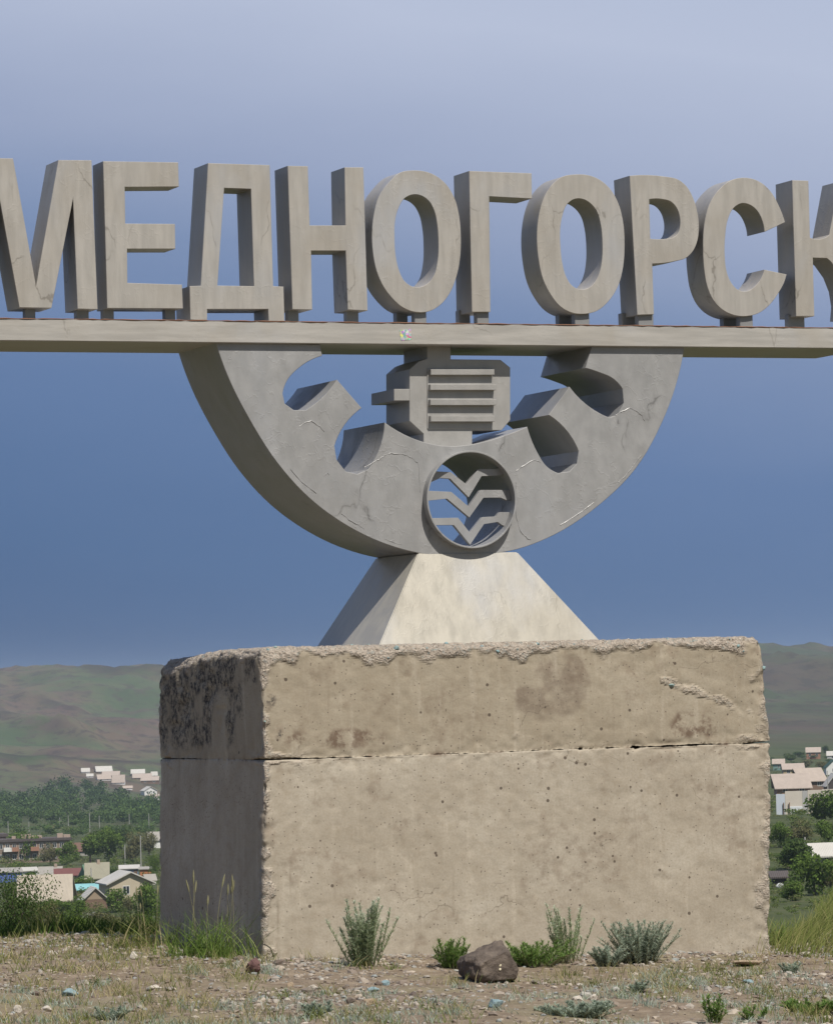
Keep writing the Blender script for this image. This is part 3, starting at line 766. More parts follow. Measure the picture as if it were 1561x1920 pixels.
# letters
Z1 = lambda pts: [(p[0]/2.7875, 280+p[1]/2.7875) for p in pts]
Z3 = lambda pts: [(1000+p[0]/2.7825, 300+p[1]/2.7825) for p in pts]
letters = [
 ('М', [[(-36, 296), (25, 297), (68, 536), (110, 300), (172, 300.5), (183.5, 580), (146, 579), (137.5, 372), (97, 577.5), (37, 576.5), (-1, 368), (-10, 575), (-47, 574)]], [(48, 67), (144, 167), (-36, -16)]),
 ('Е', [Z1([(540, 62), (932, 68), (936, 195), (653, 197), (656, 388), (915, 390), (917, 520), (665, 520), (667, 698), (952, 707), (957, 832), (562, 830)])], [(194, 214), (310, 329)]),
 ('Д', [Z1([(1088, 72), (1410, 82), (1428, 715), (1482, 718), (1487, 899), (1405, 897), (1402, 835), (1083, 835), (1083, 893), (996, 891), (992, 715), (1050, 713)]), Z1([(1172, 202), (1312, 207), (1328, 715), (1137, 712)])], []),
 ('Н', [Z2([(110, 58), (215, 60), (225, 370), (412, 370), (407, 66), (505, 66), (527, 815), (424, 810), (413, 502), (232, 502), (238, 810), (135, 808)])], [(540, 560), (650, 672)]),
 ('О', [Z2([(770, 82), (700, 92), (635, 148), (585, 220), (560, 310), (550, 410), (555, 510), (575, 610), (610, 690), (655, 750), (710, 798), (780, 823), (850, 818), (910, 782), (957, 722), (990, 640), (1010, 540), (1014, 430), (1005, 320), (980, 225), (935, 152), (860, 98)]),
        Z2([(765, 208), (718, 230), (688, 280), (670, 350), (668, 430), (674, 530), (690, 600), (718, 658), (758, 688), (800, 692), (840, 674), (874, 630), (892, 560), (897, 450), (890, 360), (874, 290), (845, 240), (805, 213)])], [(743, 764), (777, 799)]),
 ('Г', [Z2([(1057, 85), (1383, 97), (1385, 230), (1162, 218), (1168, 822), (1072, 822)])], [(860, 881), (894, 916)]),
 ('О', [Z3([(220, 75), (150, 87), (90, 135), (48, 210), (24, 305), (17, 410), (26, 520), (48, 620), (90, 705), (140, 765), (200, 797), (265, 803), (330, 787), (390, 737), (440, 658), (466, 560), (474, 440), (465, 315), (440, 222), (400, 152), (345, 103), (285, 79)]),
        Z3([(215, 203), (175, 230), (150, 290), (138, 370), (140, 450), (150, 540), (170, 610), (200, 655), (240, 675), (285, 668), (320, 635), (345, 580), (357, 510), (358, 420), (350, 340), (330, 270), (300, 230), (260, 205)])], [(1047, 1075), (1077, 1104)]),
 ('Р', [Z3([(500, 82), (690, 87), (745, 98), (795, 135), (832, 200), (855, 280), (861, 360), (852, 425), (828, 478), (790, 513), (740, 527), (618, 541), (627, 805), (540, 808)]), Z3([(602, 205), (675, 205), (715, 217), (745, 250), (762, 300), (763, 345), (752, 382), (725, 405), (690, 411), (608, 411)])], [(1165, 1193), (1196, 1224)]),
 ('С', [Z3([(1310, 325), (1275, 232), (1232, 160), (1172, 110), (1100, 92), (1030, 105), (965, 155), (915, 232), (890, 330), (883, 450), (889, 570), (905, 660), (937, 732), (983, 780), (1040, 808), (1105, 815), (1170, 800), (1230, 755), (1278, 690), (1305, 640), (1318, 597), (1202, 572), (1182, 622), (1150, 662), (1110, 685), (1070, 680), (1033, 645), (1008, 590), (996, 500), (998, 400), (1012, 310), (1042, 250), (1085, 225), (1130, 235), (1165, 265), (1190, 312), (1203, 375)])], [(1355, 1384), (1386, 1410)]),
 ('К', [Z3([(1347, 105), (1432, 108), (1440, 405), (1515, 407), (1540, 390), (1592, 112), (1694, 116), (1645, 410), (1622, 455), (1655, 510), (1735, 828), (1632, 826), (1553, 535), (1528, 512), (1455, 510), (1463, 815), (1368, 815)])], [(1477, 1507), (1588, 1618)])]
LDEP = [0.262, 0.218, 0.272, 0.245, 0.258, 0.262, 0.26, 0.25, 0.26, 0.245]
for (ch_, loops, posts), ld in zip(letters, LDEP):
    me = extrude('letter', [smooth_outline(xz(L, YB+0.003), 36, 4) for L in loops], YB+0.003, ld, 0.0022, False)
    o = part('letter', me, M_letter, label='tall box letter shaped like the Cyrillic ' + ch_)
    zmin = min(p[1] for p in xz(loops[0], YB+0.003))
    near_pair = len(posts) == 2 and posts[1][0]-posts[0][1] < 25
    for q_, (a, b) in enumerate(posts):
        yp = YB+((ld-0.068, 0.03)[q_] if near_pair else 0.09)
        pa, pb = on_y(a, 590, yp), on_y(b, 590, yp)
        part('post', boxes_mesh('post', [(pa[0], pb[0], yp, yp+0.06, z1-0.002, zmin+0.03)], 0.003), M_post, o)
# motor emblem above the gear ridge
YM = YG+0.10
body = Z5([(118, 84), (245, 84), (245, 155), (515, 158), (567, 200), (567, 485), (520, 540), (362, 540), (360, 640), (98, 640), (98, 560), (22, 490), (22, 210), (70, 168), (118, 150)])
motor = part('motor_emblem', extrude('motor_emblem', [xz(body, YM)], YM, 0.41, 0.003, False), M_motor, label='flat electric motor emblem with four ribs between the gear teeth')
sh = Z5([(-62, 316), (23, 316), (23, 379), (-62, 379)])
part('shaft', extrude('shaft', [xz(sh, YM+0.004)], YM+0.004, 0.40, 0.002, False), M_motor, motor)
for (xa, xb, ya, yb) in ((130, 474, 211, 241), (128, 484, 293, 323), (128, 484, 374, 405), (130, 476, 463, 494)):
    q = xz(Z5([(xa, ya), (xb, ya), (xb, yb), (xa, yb)]), YM-0.02)
    part('rib', extrude('rib', [q], YM-0.042, 0.044, 0.002, False), M_motor, motor)
q = xz(Z5([(116, 205), (470, 205), (470, 532), (116, 532)]), YM)
part('rib_panel', extrude('rib_panel', [q], YM-0.006, 0.008, 0.002, False), M_motor, motor)

# ------------------------------------------------------------------ ground cover near the block
def inside_block(x, y, m=0.0):
    return (x > -m) & (x < 3.6+m) & (y > -m) & (y < BD+m)
def scatter(n, r0=18.6, r1=29.5, half=0.165, power=1.0):
    n = int(n*half/0.125) if half > 0.125 else n
    r = np.sqrt(r0*r0+(r1*r1-r0*r0)*rng.random(n)**power); a = (rng.random(n)*2-1)*half+YAW
    x, y = CAM[0]+r*np.sin(a), CAM[1]+r*np.cos(a)
    k = ~inside_block(x, y, -0.01)
    return x[k], y[k]
# gravel
x, y = scatter(58000, power=0.9)
dens = fbm(np.stack([x, y, 0*x], 1), 0.9, 3, 200)
_, _, pxs = polar(x, y)
k = (rng.random(len(x)) < np.clip(0.40+0.6*dens+0.5*sstep(1.6, 0.3, -y)*(x > -0.6)*(x < 4.2), 0.08, 1.0)) & (y < 3.0+rng.random(len(x)))
x, y = x[k], y[k]
sz = 0.005+0.016*rng.random(len(x))**2.2
big = rng.random(len(x)) < 0.014; sz[big] = 0.02+0.02*rng.random(big.sum())
gr = obj('gravel', pebbles('gravel', np.stack([x, y, ground_z(x, y)+sz*0.15], 1), sz, 0.6), M_gravel); tag(gr, kind='stuff')

n_ = 4200
u_ = rng.random(n_); e_ = np.abs(rng.normal(0, 0.055, n_))+0.004
xs_ = np.where(rng.random(n_) < 0.72, u_*3.75-0.08, -e_); ys_ = np.where(xs_ == -e_, u_*2.0, -e_)
sz_ = 0.004+0.012*rng.random(n_)**2.5
rub = obj('rubble', pebbles('rubble', np.stack([xs_, ys_, ground_z(xs_, ys_)+sz_*0.2-0.004], 1), sz_, 0.7, 0.25+0.75*rng.random(n_)), M_gravel); tag(rub, kind='stuff')

def blades(name, x, y, z, h, w, lean, tint, segs=3, dirs=None, droop=0.5):
    n = len(x)
    a = rng.random(n)*2*math.pi if dirs is None else dirs
    dx, dy = np.cos(a), np.sin(a)
    b = rng.random(n)*2*math.pi
    wx, wy = np.cos(b)*w, np.sin(b)*w
    V = np.zeros((n, 2*segs+1, 3))
    for s in range(segs+1):
        t = s/segs
        off = lean*h*(t**1.6)
        px, py, pz = x+dx*off, y+dy*off, z+h*(t-droop*lean*t*t*0.5)
        if s < segs:
            f = (1-t)*0.75+0.25
            V[:, 2*s] = np.stack([px-wx*f, py-wy*f, pz], 1); V[:, 2*s+1] = np.stack([px+wx*f, py+wy*f, pz], 1)
        else:
            V[:, 2*s] = np.stack([px, py, pz], 1)
    base = (np.arange(n)*(2*segs+1))[:, None]
    q = []
    for s in range(segs-1):
        q += [(2*s, 2*s+1, 2*s+3), (2*s, 2*s+3, 2*s+2)]
    s = segs-1
    q += [(2*s, 2*s+1, 2*s+2)]
    F = (base[:, None]+np.array(q)[None]).reshape(-1, 3)
    return mesh_np(name, V.reshape(-1, 3), F, dict(tint=np.repeat(tint, 2*segs+1)))
def clustered(n_cl, per, spread, r0, r1, half=0.165, cond=None):
    cx_, cy_ = scatter(n_cl, r0, r1, half)
    if cond is not None:
        k = cond(cx_, cy_); cx_, cy_ = cx_[k], cy_[k]
    m = rng.poisson(per, len(cx_))
    idx = np.repeat(np.arange(len(cx_)), m)
    x = cx_[idx]+rng.normal(0, 1, len(idx))*spread; y = cy_[idx]+rng.normal(0, 1, len(idx))*spread
    k = ~inside_block(x, y, 0.01)
    return x[k], y[k], idx[k]
def patchy(x, y): return fbm(np.stack([x, y, 0*x], 1), 0.7, 3, 300)
# short dry grass in patches over the gravel
x, y, idx = clustered(1150, 16, 0.05, 18.6, 27.2, cond=lambda a, b: (patchy(a, b)+0.35*sstep(-1.5, -4, b)+0.25*(a < -0.3) > 0.08+0.8*((a > -0.2) & (a < 4) & (b > -1.2))))
tuft = rng.random(2000)[idx % 2000]
go = obj('short_grass', blades('short_grass', x, y, ground_z(x, y)-0.004, 0.03+0.08*rng.random(len(x)), 0.0022+0*x, 0.3+0.7*rng.random(len(x)), np.clip(tuft*0.8+0.3*rng.random(len(x)), 0, 1)), M_grass); tag(go, kind='stuff')
# low silvery wormwood seedlings
x, y, idx = clustered(330, 34, 0.045, 18.6, 24.6, cond=lambda a, b: patchy(a+7, b)+0.3*sstep(-2, -4.5, b) > 0.12)
so_ = obj('low_wormwood', blades('low_wormwood', x, y, ground_z(x, y)-0.004, 0.02+0.05*rng.random(len(x)), 0.0026+0*x, 0.2+0.9*rng.random(len(x)), rng.random(len(x))), M_sage); tag(so_, kind='stuff')
# tall grass along the brow behind the block, left and right
def brow_l(a, b):
    r, _, px = polar(a, b); return (px < 420) & (r > 27.5+0.3*vnoise(np.stack([a, b, 0*a], 1), 1.6, 6))
x, y, idx = clustered(900, 14, 0.09, 27.0, 31.0, 0.165, brow_l)
h = 0.05+0.26*rng.random(len(x))**2
r, _, px = polar(x, y); 
ga = obj('tall_grass', blades('tall_grass', x, y, ground_z(x, y)-0.01, h, 0.003+0*x, 0.2+0.6*rng.random(len(x)), np.clip(0.15+0.5*rng.random(len(x))**1.5+0.25*(rng.random(len(x)) < 0.2), 0, 1), 4), M_grass); tag(ga, kind='stuff')
x, y, idx = clustered(520, 26, 0.10, 27.6, 30.5, 0.165, brow_l)
gw = obj('brow_weeds', blades('brow_weeds', x, y, ground_z(x, y)-0.01, 0.04+0.18*rng.random(len(x))**1.4, 0.007+0*x, 0.3+1.0*rng.random(len(x)), 0.45*rng.random(len(x)), 3), M_tree[0]); tag(gw, kind='stuff')
def brow_r(a, b):
    r, _, px = polar(a, b); return (px > 1425) & (r > 25.4+0.25*vnoise(np.stack([a, b, 0*a], 1), 1.2, 5))
x, y, idx = clustered(4200, 14, 0.09, 25.2, 35, 0.165, brow_r)
h = 0.06+0.22*rng.random(len(x))
gb = obj('feather_grass', blades('feather_grass', x, y, ground_z(x, y)-0.01, h, 0.0028+0*x, 0.35+0.8*rng.random(len(x)), np.clip(0.12+0.62*rng.random(len(x))**1.2, 0, 1), 4, dirs=rng.normal(0.2, 0.7, len(x))), M_grass); tag(gb, kind='stuff')

# ------------------------------------------------------------------ plants against the block
def gpt(px, py):
    d = ray(px, py); t = np.linspace(18, 30, 2400)
    P = CAM[None]+t[:, None]*d[None]
    k = np.nonzero(P[:, 2] <= ground_z(P[:, 0], P[:, 1]))[0]
    p = P[k[0] if len(k) else -1]; return p
def herb(name, label, cat, px, py, h, spread, n_stem, leaf_len, leaf_w, mat_, per=60, up=0.9, tip_pale=True, group=None, leaf_from=0.08):
    p = gpt(px, py); p[2] -= 0.01
    root = thing(name, label, cat, p, 0, group)
    SV, SF = [], []
    LX = []
    for s in range(n_stem):
        a = random.uniform(0, 2*math.pi); q = math.sqrt(random.random())
        b0 = np.array([math.cos(a)*q*spread*0.55, math.sin(a)*q*spread*0.35, 0.0])
        hh = h*random.uniform(0.35, 1.0)**0.8
        ln = np.array([math.cos(a)*q*spread, math.sin(a)*q*spread*0.6, 0.0])*random.uniform(0.5, 1.1)
        wob = np.array([random.uniform(-1, 1), random.uniform(-1, 1), 0])*spread*0.12
        pts = [b0+ln*(t**1.3)+wob*math.sin(t*3)+np.array([0, 0, hh*(t-0.12*(1-up)*t*t)]) for t in np.linspace(0, 1, 6)]
        tube(SV, SF, pts, list(np.linspace(0.0035, 0.0012, 6)), 4)
        m = int(per*hh/h)
        for _ in range(m):
            t = leaf_from+(1-leaf_from)*random.random()**0.8
            i = min(int(t*5), 4); f = t*5-i
            LX.append((*(pts[i]*(1-f)+pts[i+1]*f), t))
    st = obj('stem', poly_mesh('stem', SV, SF), M_stem, root); tag(st, kind='stuff')
    LX = np.array(LX); n = len(LX)
    tint = np.clip(0.15+0.35*rng.random(n)+(0.5*LX[:, 3]**2 if tip_pale else 0.25*rng.random(n)), 0, 1)
    L = leaf_len*(0.5+0.8*rng.random(n))*(1.1-0.55*LX[:, 3])
    lf = obj('foliage', blades('foliage', LX[:, 0], LX[:, 1], LX[:, 2], L, leaf_w*(0.7+0.6*rng.random(n)), 0.5+1.3*rng.random(n), tint, 2, droop=0.6), mat_, root); tag(lf, kind='stuff')
    return root
herb('wormwood_plant', 'tall bushy grey-green wormwood with pale tips against the left part of the front face', 'wormwood', 682, 1812, 0.43, 0.15, 50, 0.045, 0.0032, M_worm, 170)
herb('wormwood_plant', 'slender upright wormwood with silvery shoots right of the boulder', 'wormwood', 1066, 1806, 0.39, 0.13, 26, 0.04, 0.003, M_worm, 150)
herb('sage_bush', 'rounded blue-grey sage bush near the right end of the front face', 'bush', 1200, 1806, 0.28, 0.20, 110, 0.042, 0.0028, M_sage, 130, tip_pale=False)
herb('sage_bush', 'low flat grey sprig spreading left of the round blue-grey bush', 'bush', 1140, 1812, 0.14, 0.13, 30, 0.04, 0.004, M_sage, 90, tip_pale=False)
herb('green_herb', 'small bright green herb clump just left of the boulder', 'plant', 846, 1816, 0.19, 0.11, 40, 0.045, 0.0032, M_weed, 80, tip_pale=False)
herb('green_herb', 'low bright green herb patch just right of the boulder', 'plant', 1004, 1812, 0.17, 0.22, 80, 0.045, 0.0032, M_weed, 80, tip_pale=False)
herb('green_weed', 'leafy green weed in the gravel at the bottom edge, right of centre', 'weed', 1338, 1918, 0.15, 0.06, 12, 0.045, 0.0045, M_weed, 40, tip_pale=False)
herb('green_weed', 'pair of low green weeds with broad leaves close to the right bottom corner', 'weed', 1412, 1912, 0.09, 0.07, 12, 0.04, 0.0045, M_weed, 32, tip_pale=False)
herb('green_weed', 'low green mat of weed in the extreme right bottom corner', 'weed', 1525, 1900, 0.09, 0.17, 40, 0.04, 0.005, M_weed, 60, tip_pale=False)
herb('sage_cushion', 'low silvery cushion of sage in the gravel at the bottom, right of centre', 'plant', 1085, 1908, 0.09, 0.17, 60, 0.04, 0.004, M_sage, 70, tip_pale=False)
herb('sage_cushion', 'tiny silvery sage tuft on the gravel below the round blue-grey bush', 'plant', 1195, 1860, 0.07, 0.06, 16, 0.035, 0.004, M_sage, 60, tip_pale=False)
herb('sage_cushion', 'little green-grey tuft on the gravel under the right corner of the block', 'plant', 1478, 1826, 0.08, 0.06, 14, 0.035, 0.004, M_sage, 60, tip_pale=False)
herb('sage_cushion', 'silvery sage tuft at the bottom edge, left of the tall wormwood', 'plant', 595, 1905, 0.08, 0.08, 18, 0.035, 0.004, M_sage, 60, tip_pale=False)
herb('sage_cushion', 'silvery sage tuft at the bottom edge near the left corner of the picture', 'plant', 205, 1912, 0.08, 0.09, 20, 0.035, 0.004, M_sage, 60, tip_pale=False)

def grass_clump(name, label, px, py, n, h0, h1, spread, dry=0.1, mat_=None, lean=0.7, heads=0, yoff=0.0):
    p = gpt(px, py); p[1] += yoff; p[2] = ground_z(p[0], p[1])[0]-0.01
    root = thing(name, label, 'grass clump', p)
    x = rng.normal(0, spread, n); y = rng.normal(0, spread*0.5, n)
    h = h0+(h1-h0)*rng.random(n)**1.6
    tint = np.where(rng.random(n) < dry, 0.8+0.2*rng.random(n), 0.6*rng.random(n))
    obj('blades', blades('blades', x, y, 0*x, h, 0.0035+0*x, 0.15+lean*rng.random(n), tint, 5), mat_ or M_grass, root)['kind'] = 'stuff'
    if heads:
        for _ in range(heads):
            V, F = [], []
            a = random.uniform(0, 6.28); b = np.array([random.gauss(0, spread*0.8), random.gauss(0, spread*0.3), 0])
            hh = random.uniform(h1*0.95, h1*1.55); ln = np.array([math.cos(a), math.sin(a)*0.5, 0])*hh*random.uniform(0.02, 0.22)
            pts = [b+ln*t*t+np.array([0, 0, hh*t]) for t in np.linspace(0, 1, 7)]
            tube(V, F, pts, [0.0018]*5+[0.001, 0.0005], 4)
            pts2 = [pts[5]*(1-u)+pts[6]*u for u in np.linspace(0, 1, 5)]
            tube(V, F, pts2, [0.002, 0.006, 0.007, 0.005, 0.001], 5)
            obj('seed_stalk', poly_mesh('seed_stalk', V, F), M_stem, root)
    return root
grass_clump('grass_clump', 'big tuft of long green grass leaning on the shaded left face of the block', 388, 1796, 420, 0.10, 0.40, 0.15, 0.12, M_green, 0.9, 9)
grass_clump('grass_clump', 'green grass tuft with a few stalks at the back left foot of the block', 268, 1775, 260, 0.06, 0.27, 0.13, 0.25, M_grass, 1.0, 4)
grass_clump('grass_clump', 'yellow-green grass tuft at the right foot of the block', 1452, 1772, 170, 0.08, 0.26, 0.08, 0.25, M_green, 0.8, 3)
grass_clump('grass_clump', 'dry straw coloured grass wisp on the gravel at the right corner of the block', 1418, 1792, 80, 0.03, 0.09, 0.09, 0.95, M_grass, 1.4)
grass_clump('grass_clump', 'sparse grass at the foot of the tall wormwood', 668, 1816, 50, 0.03, 0.12, 0.07, 0.4, M_grass, 1.0)
grass_clump('grass_clump', 'small spray of grass blades right of the tall wormwood', 735, 1818, 22, 0.04, 0.11, 0.03, 0.2, M_green, 1.2)
grass_clump('grass_clump', 'thin green grass in front of the boulder', 925, 1842, 40, 0.02, 0.07, 0.10, 0.3, M_green, 1.0)
grass_clump('grass_clump', 'ragged dry green grass at the left edge of the gravel', 60, 1795, 160, 0.03, 0.14, 0.22, 0.4, M_grass, 1.0)
grass_clump('grass_clump', 'dull green grass patch on the gravel in front of the broad cream roofed house', 150, 1822, 150, 0.03, 0.12, 0.20, 0.4, M_grass, 1.0)

# ------------------------------------------------------------------ stones
def rock_mesh(name, sx, sy, sz_, seed, sub=3, rough=0.25, cuts=9):
    bm = bmesh.new(); bmesh.ops.create_icosphere(bm, subdivisions=sub, radius=1.0)
    P = np.array([v.co[:] for v in bm.verts])
    r_ = np.random.default_rng(seed)
    for _ in range(cuts):        # flat broken faces
        n = r_.normal(size=3); n /= np.linalg.norm(n); d = r_.uniform(0.40, 0.82)
        k = P@n-d; P = P-np.outer(np.maximum(k, 0)*0.93, n)
    P = P*(1+rough*0.35*fbm(P+seed, 1.6, 3, seed)[:, None]+rough*0.12*fbm(P+seed, 7, 3, seed+3)[:, None])
    P = P*np.array([sx, sy, sz_])
    P[:, 2] -= P[:, 2].min()
    for v, q in zip(bm.verts, P): v.co = q
    me = bpy.data.meshes.new(name); bm.to_mesh(me); bm.free()
    for p in me.polygons: p.use_smooth = sub > 2
    return me
def rock_mat(name, c1, c2, c3, scale=12):
    t = NT(name)
    c = t.ramp(t.noise(scale, 5, 0.6), [(0.3, c1), (0.5, c2), (0.75, c3)])
    c = t.mix(t.mr(t.voro(scale*3), 0.05, 0.2, 0.6, 0), c, tuple(q*0.5 for q in c1))
    return t.out(c, 0.9, 0, t.bump(t.noise(scale*2.5, 6, 0.7), 0.7, 0.02), 0.25)
MR_red = rock_mat('boulder_rock', (0.075, 0.06, 0.05), (0.125, 0.10, 0.082), (0.19, 0.155, 0.125))
MR_pur = rock_mat('purple_rock', (0.10, 0.055, 0.05), (0.15, 0.085, 0.078), (0.2, 0.12, 0.11), 25)
MR_wht = rock_mat('white_rock', (0.42, 0.37, 0.30), (0.55, 0.50, 0.43), (0.66, 0.62, 0.55), 25)
MR_gry = rock_mat('grey_rock', (0.24, 0.21, 0.18), (0.33, 0.29, 0.25), (0.44, 0.39, 0.34), 25)
MR_tea = rock_mat('teal_rock', (0.16, 0.24, 0.26), (0.25, 0.34, 0.36), (0.36, 0.44, 0.45), 25)
MR_tan = rock_mat('tan_rock', (0.28, 0.21, 0.14), (0.38, 0.29, 0.20), (0.46, 0.37, 0.27), 25)
PXM = 24.4/FPX
bp = gpt(918, 1836)
boulder = thing('boulder', 'dark red-brown boulder with two pale spots lying in front of the block', 'boulder', (bp[0], bp[1], bp[2]-0.025), 0)
# hand-shaped outline: flat sloping back to the left, blunt right side
OL = [(0.0, .56), (0.03, .25), (.12, .06), (.3, 0), (.9, 0), (1.0, .22), (.97, .30), (.86, .52), (.76, 1.0), (.62, .99), (.45, .88), (.10, .70)]
bm = bmesh.new()
for (ox, oz) in OL:
    cxo, czo = ox-0.52, oz-0.42
    bm.verts.new(((cxo)*0.31, -0.02, oz*0.255)); bm.verts.new(((cxo*0.80+0.02)*0.31, -0.15, (czo*0.66+0.36)*0.255)); bm.verts.new(((cxo*0.75-0.04)*0.31, 0.16, (czo*0.7+0.35)*0.255))
ret = bmesh.ops.convex_hull(bm, input=bm.verts[:])
bmesh.ops.delete(bm, geom=[v for v in bm.verts if not v.link_faces], context='VERTS')
bmesh.ops.triangulate(bm, faces=bm.faces[:])
for _ in range(5):
    bmesh.ops.subdivide_edges(bm, edges=[e for e in bm.edges if e.calc_length() > 0.016], cuts=1, use_grid_fill=True)
    bmesh.ops.triangulate(bm, faces=bm.faces[:])
for _ in range(3): bmesh.ops.smooth_vert(bm, verts=bm.verts[:], factor=0.5, use_axis_x=True, use_axis_y=True, use_axis_z=True)
bm.normal_update()
P = np.array([v.co[:] for v in bm.verts]); NN = np.array([v.normal[:] for v in bm.verts])
P = P+NN*(0.010*fbm(P, 9, 3, 900)+0.006*fbm(P, 34, 3, 905)-0.006*np.maximum(0, fbm(P, 15, 2, 907)-0.3))[:, None]
for v, q in zip(bm.verts, P): v.co = q
me = bpy.data.meshes.new('stone_body'); bm.to_mesh(me); bm.free()
for p_ in me.polygons: p_.use_smooth = True
body_o = obj('stone_body', me, MR_red, boulder)
M_spot = plain('lichen_spot', (0.72, 0.66, 0.48), 0.9)
from mathutils.bvhtree import BVHTree
bv = BVHTree.FromPolygons([v.co for v in me.vertices], [p_.vertices[:] for p_ in me.polygons])
for sx_, sz2 in ((0.002, 0.112), (0.001, 0.090)):
    hit, nrm, _, _ = bv.ray_cast(Vector((sx_, -1, sz2)), Vector((0, 1, 0)))
    if hit:
        m2 = rock_mesh('lichen_spot', 0.009, 0.009, 0.004, int(sz2*1000), 2)
        m2.transform(Matrix.Translation(hit-nrm*0.001) @ nrm.to_track_quat('Z', 'Y').to_matrix().to_4x4())
        obj('lichen_spot', m2, M_spot, boulder)
stones = [('purple-red angular stone at the front left corner of the block', 480, 1828, 30, 27, MR_pur), ('white round stone at the bottom left corner of the picture', 37, 1899, 17, 14, MR_wht),
          ('white flat stone at the bottom left, right of the round white one', 93, 1897, 20, 11, MR_wht), ('white stone in the gravel below the back left foot of the block', 253, 1799, 17, 13, MR_wht),
          ('long flat pale slab on the gravel in front of the shaded face', 292, 1856, 34, 10, MR_wht), ('teal glassy stone on the left gravel', 134, 1868, 32, 13, MR_tea),
          ('pale olive stone above the teal glassy stone at the left', 160, 1846, 24, 9, MR_gry), ('pale blue-teal stone on the gravel below the tall wormwood', 727, 1848, 19, 13, MR_tea),
          ('flat teal stone left of the blue-teal stone below the wormwood', 702, 1860, 20, 10, MR_tea), ('flat tan stone at the bottom, below the two teal stones', 692, 1886, 26, 14, MR_tan),
          ('teal stone at the bottom below the boulder', 932, 1890, 23, 14, MR_tea), ('white stone beside another above the silvery sage cushion', 1086, 1876, 17, 11, MR_wht),
          ('pale stone, the right one of two above the silvery sage cushion', 1114, 1876, 17, 10, MR_wht), ('pale stone at the front foot of the block right of the round bush', 1323, 1803, 15, 10, MR_gry),
          ('grey stone in the rubble at the right edge of the gravel', 1490, 1788, 22, 16, MR_gry), ('white-grey stone at the far right of the rubble', 1510, 1794, 22, 12, MR_wht),
          ('flat tan rock half buried at the right front corner', 1405, 1812, 70, 14, MR_tan), ('small orange stone left of the gravel centre', 546, 1850, 13, 9, MR_tan),
          ('blue-grey stone on the gravel at the left front corner', 524, 1836, 13, 10, MR_tea), ('white stone on the gravel left of the tan flat stone', 588, 1855, 19, 8, MR_wht),
          ('dark stone in the gravel below the tall wormwood', 660, 1882, 15, 11, MR_red), ('dark stone on the left gravel below the grass tuft', 208, 1838, 11, 9, MR_red), ('flat teal-grey stone below the right half of the block', 1405, 1845, 20, 8, MR_tea), ('second flat pale stone on the gravel right of the long slab', 320, 1858, 20, 9, MR_gry)]
for q, (lab, px, py, w, h, m) in enumerate(stones):
    p = gpt(px, py)
    o = obj('stone', rock_mesh('stone', w*PXM*0.6, w*PXM*0.45, h*PXM*0.66, 40+q*7, 3, 0.4, 14), m)
    o.location = (p[0], p[1]+w*PXM*0.3, p[2]-0.006); o.rotation_euler = (0, 0, random.uniform(-0.5, 0.5))
    tag(o, lab, 'stone')
    if m is MR_pur:
        o.data.shade_flat(); o.scale = (1.1, 1, 1.15)

# ------------------------------------------------------------------ town: houses, sheds, fences
PAL = {}
def pm(key, col, rough=0.85, var=0.12, scale=0.6):
    if key not in PAL: PAL[key] = plain(key, col, rough, var, scale)
    return PAL[key]
def roof_mat(key, col):
    if key in PAL: return PAL[key]
    t = NT(key)
    w = t.n.new('ShaderNodeTexWave'); w.inputs['Scale'].default_value = 1.6; w.inputs['Distortion'].default_value = 0.3
    t.l.new(t.co(), w.inputs['Vector'])
    n = t.noise(0.9, 5, 0.65)
    c = t.mix(n, tuple(q*0.78 for q in col), tuple(min(1, q*1.15) for q in col))
    c = t.mix(t.mr(t.noise(0.35, 3), 0.5, 0.75, 0, 0.4), c, tuple(q*0.62 for q in col))
    PAL[key] = t.out(c, 0.85, 0, t.bump(w.outputs[0], 0.6, 0.05), 0.2); return PAL[key]
R_pale = roof_mat('pale_slate_roof', (0.44, 0.385, 0.31)); R_white = roof_mat('white_sheet_roof', (0.52, 0.50, 0.46)); R_red = roof_mat('dark_red_roof', (0.17, 0.075, 0.07))
R_grey = roof_mat('grey_slate_roof', (0.34, 0.32, 0.29)); R_olive = roof_mat('olive_slate_roof', (0.30, 0.285, 0.22)); R_teal = roof_mat('turquoise_roof', (0.25, 0.50, 0.52)); R_dark = roof_mat('dark_tar_roof', (0.10, 0.085, 0.08))
R_rust = roof_mat('rusty_roof', (0.17, 0.105, 0.08)); R_pink = roof_mat('pinkish_slate_roof', (0.42, 0.355, 0.305)); R_green = roof_mat('dark_green_roof', (0.045, 0.10, 0.08))
W_cream = pm('cream_wall', (0.45, 0.39, 0.29)); W_white = pm('white_wall', (0.68, 0.67, 0.65)); W_brown = pm('brown_wall', (0.17, 0.11, 0.075)); W_green = pm('green_wall', (0.11, 0.20, 0.13)); W_wood = pm('plank_wall', (0.30, 0.23, 0.16))
W_blue = pm('blue_wall', (0.09, 0.14, 0.42)); W_red = pm('red_wall', (0.33, 0.10, 0.07)); W_orange = pm('orange_wall', (0.42, 0.17, 0.075)); W_grey = pm('grey_wall', (0.30, 0.29, 0.26)); W_dark = pm('dark_wall', (0.06, 0.05, 0.045)); W_steel = pm('steel_blue_wall', (0.14, 0.20, 0.30))
W_teal = pm('teal_wall', (0.16, 0.26, 0.24)); W_brick = pm('brick_wall', (0.30, 0.155, 0.10)); W_tan = pm('tan_wall', (0.42, 0.32, 0.19))
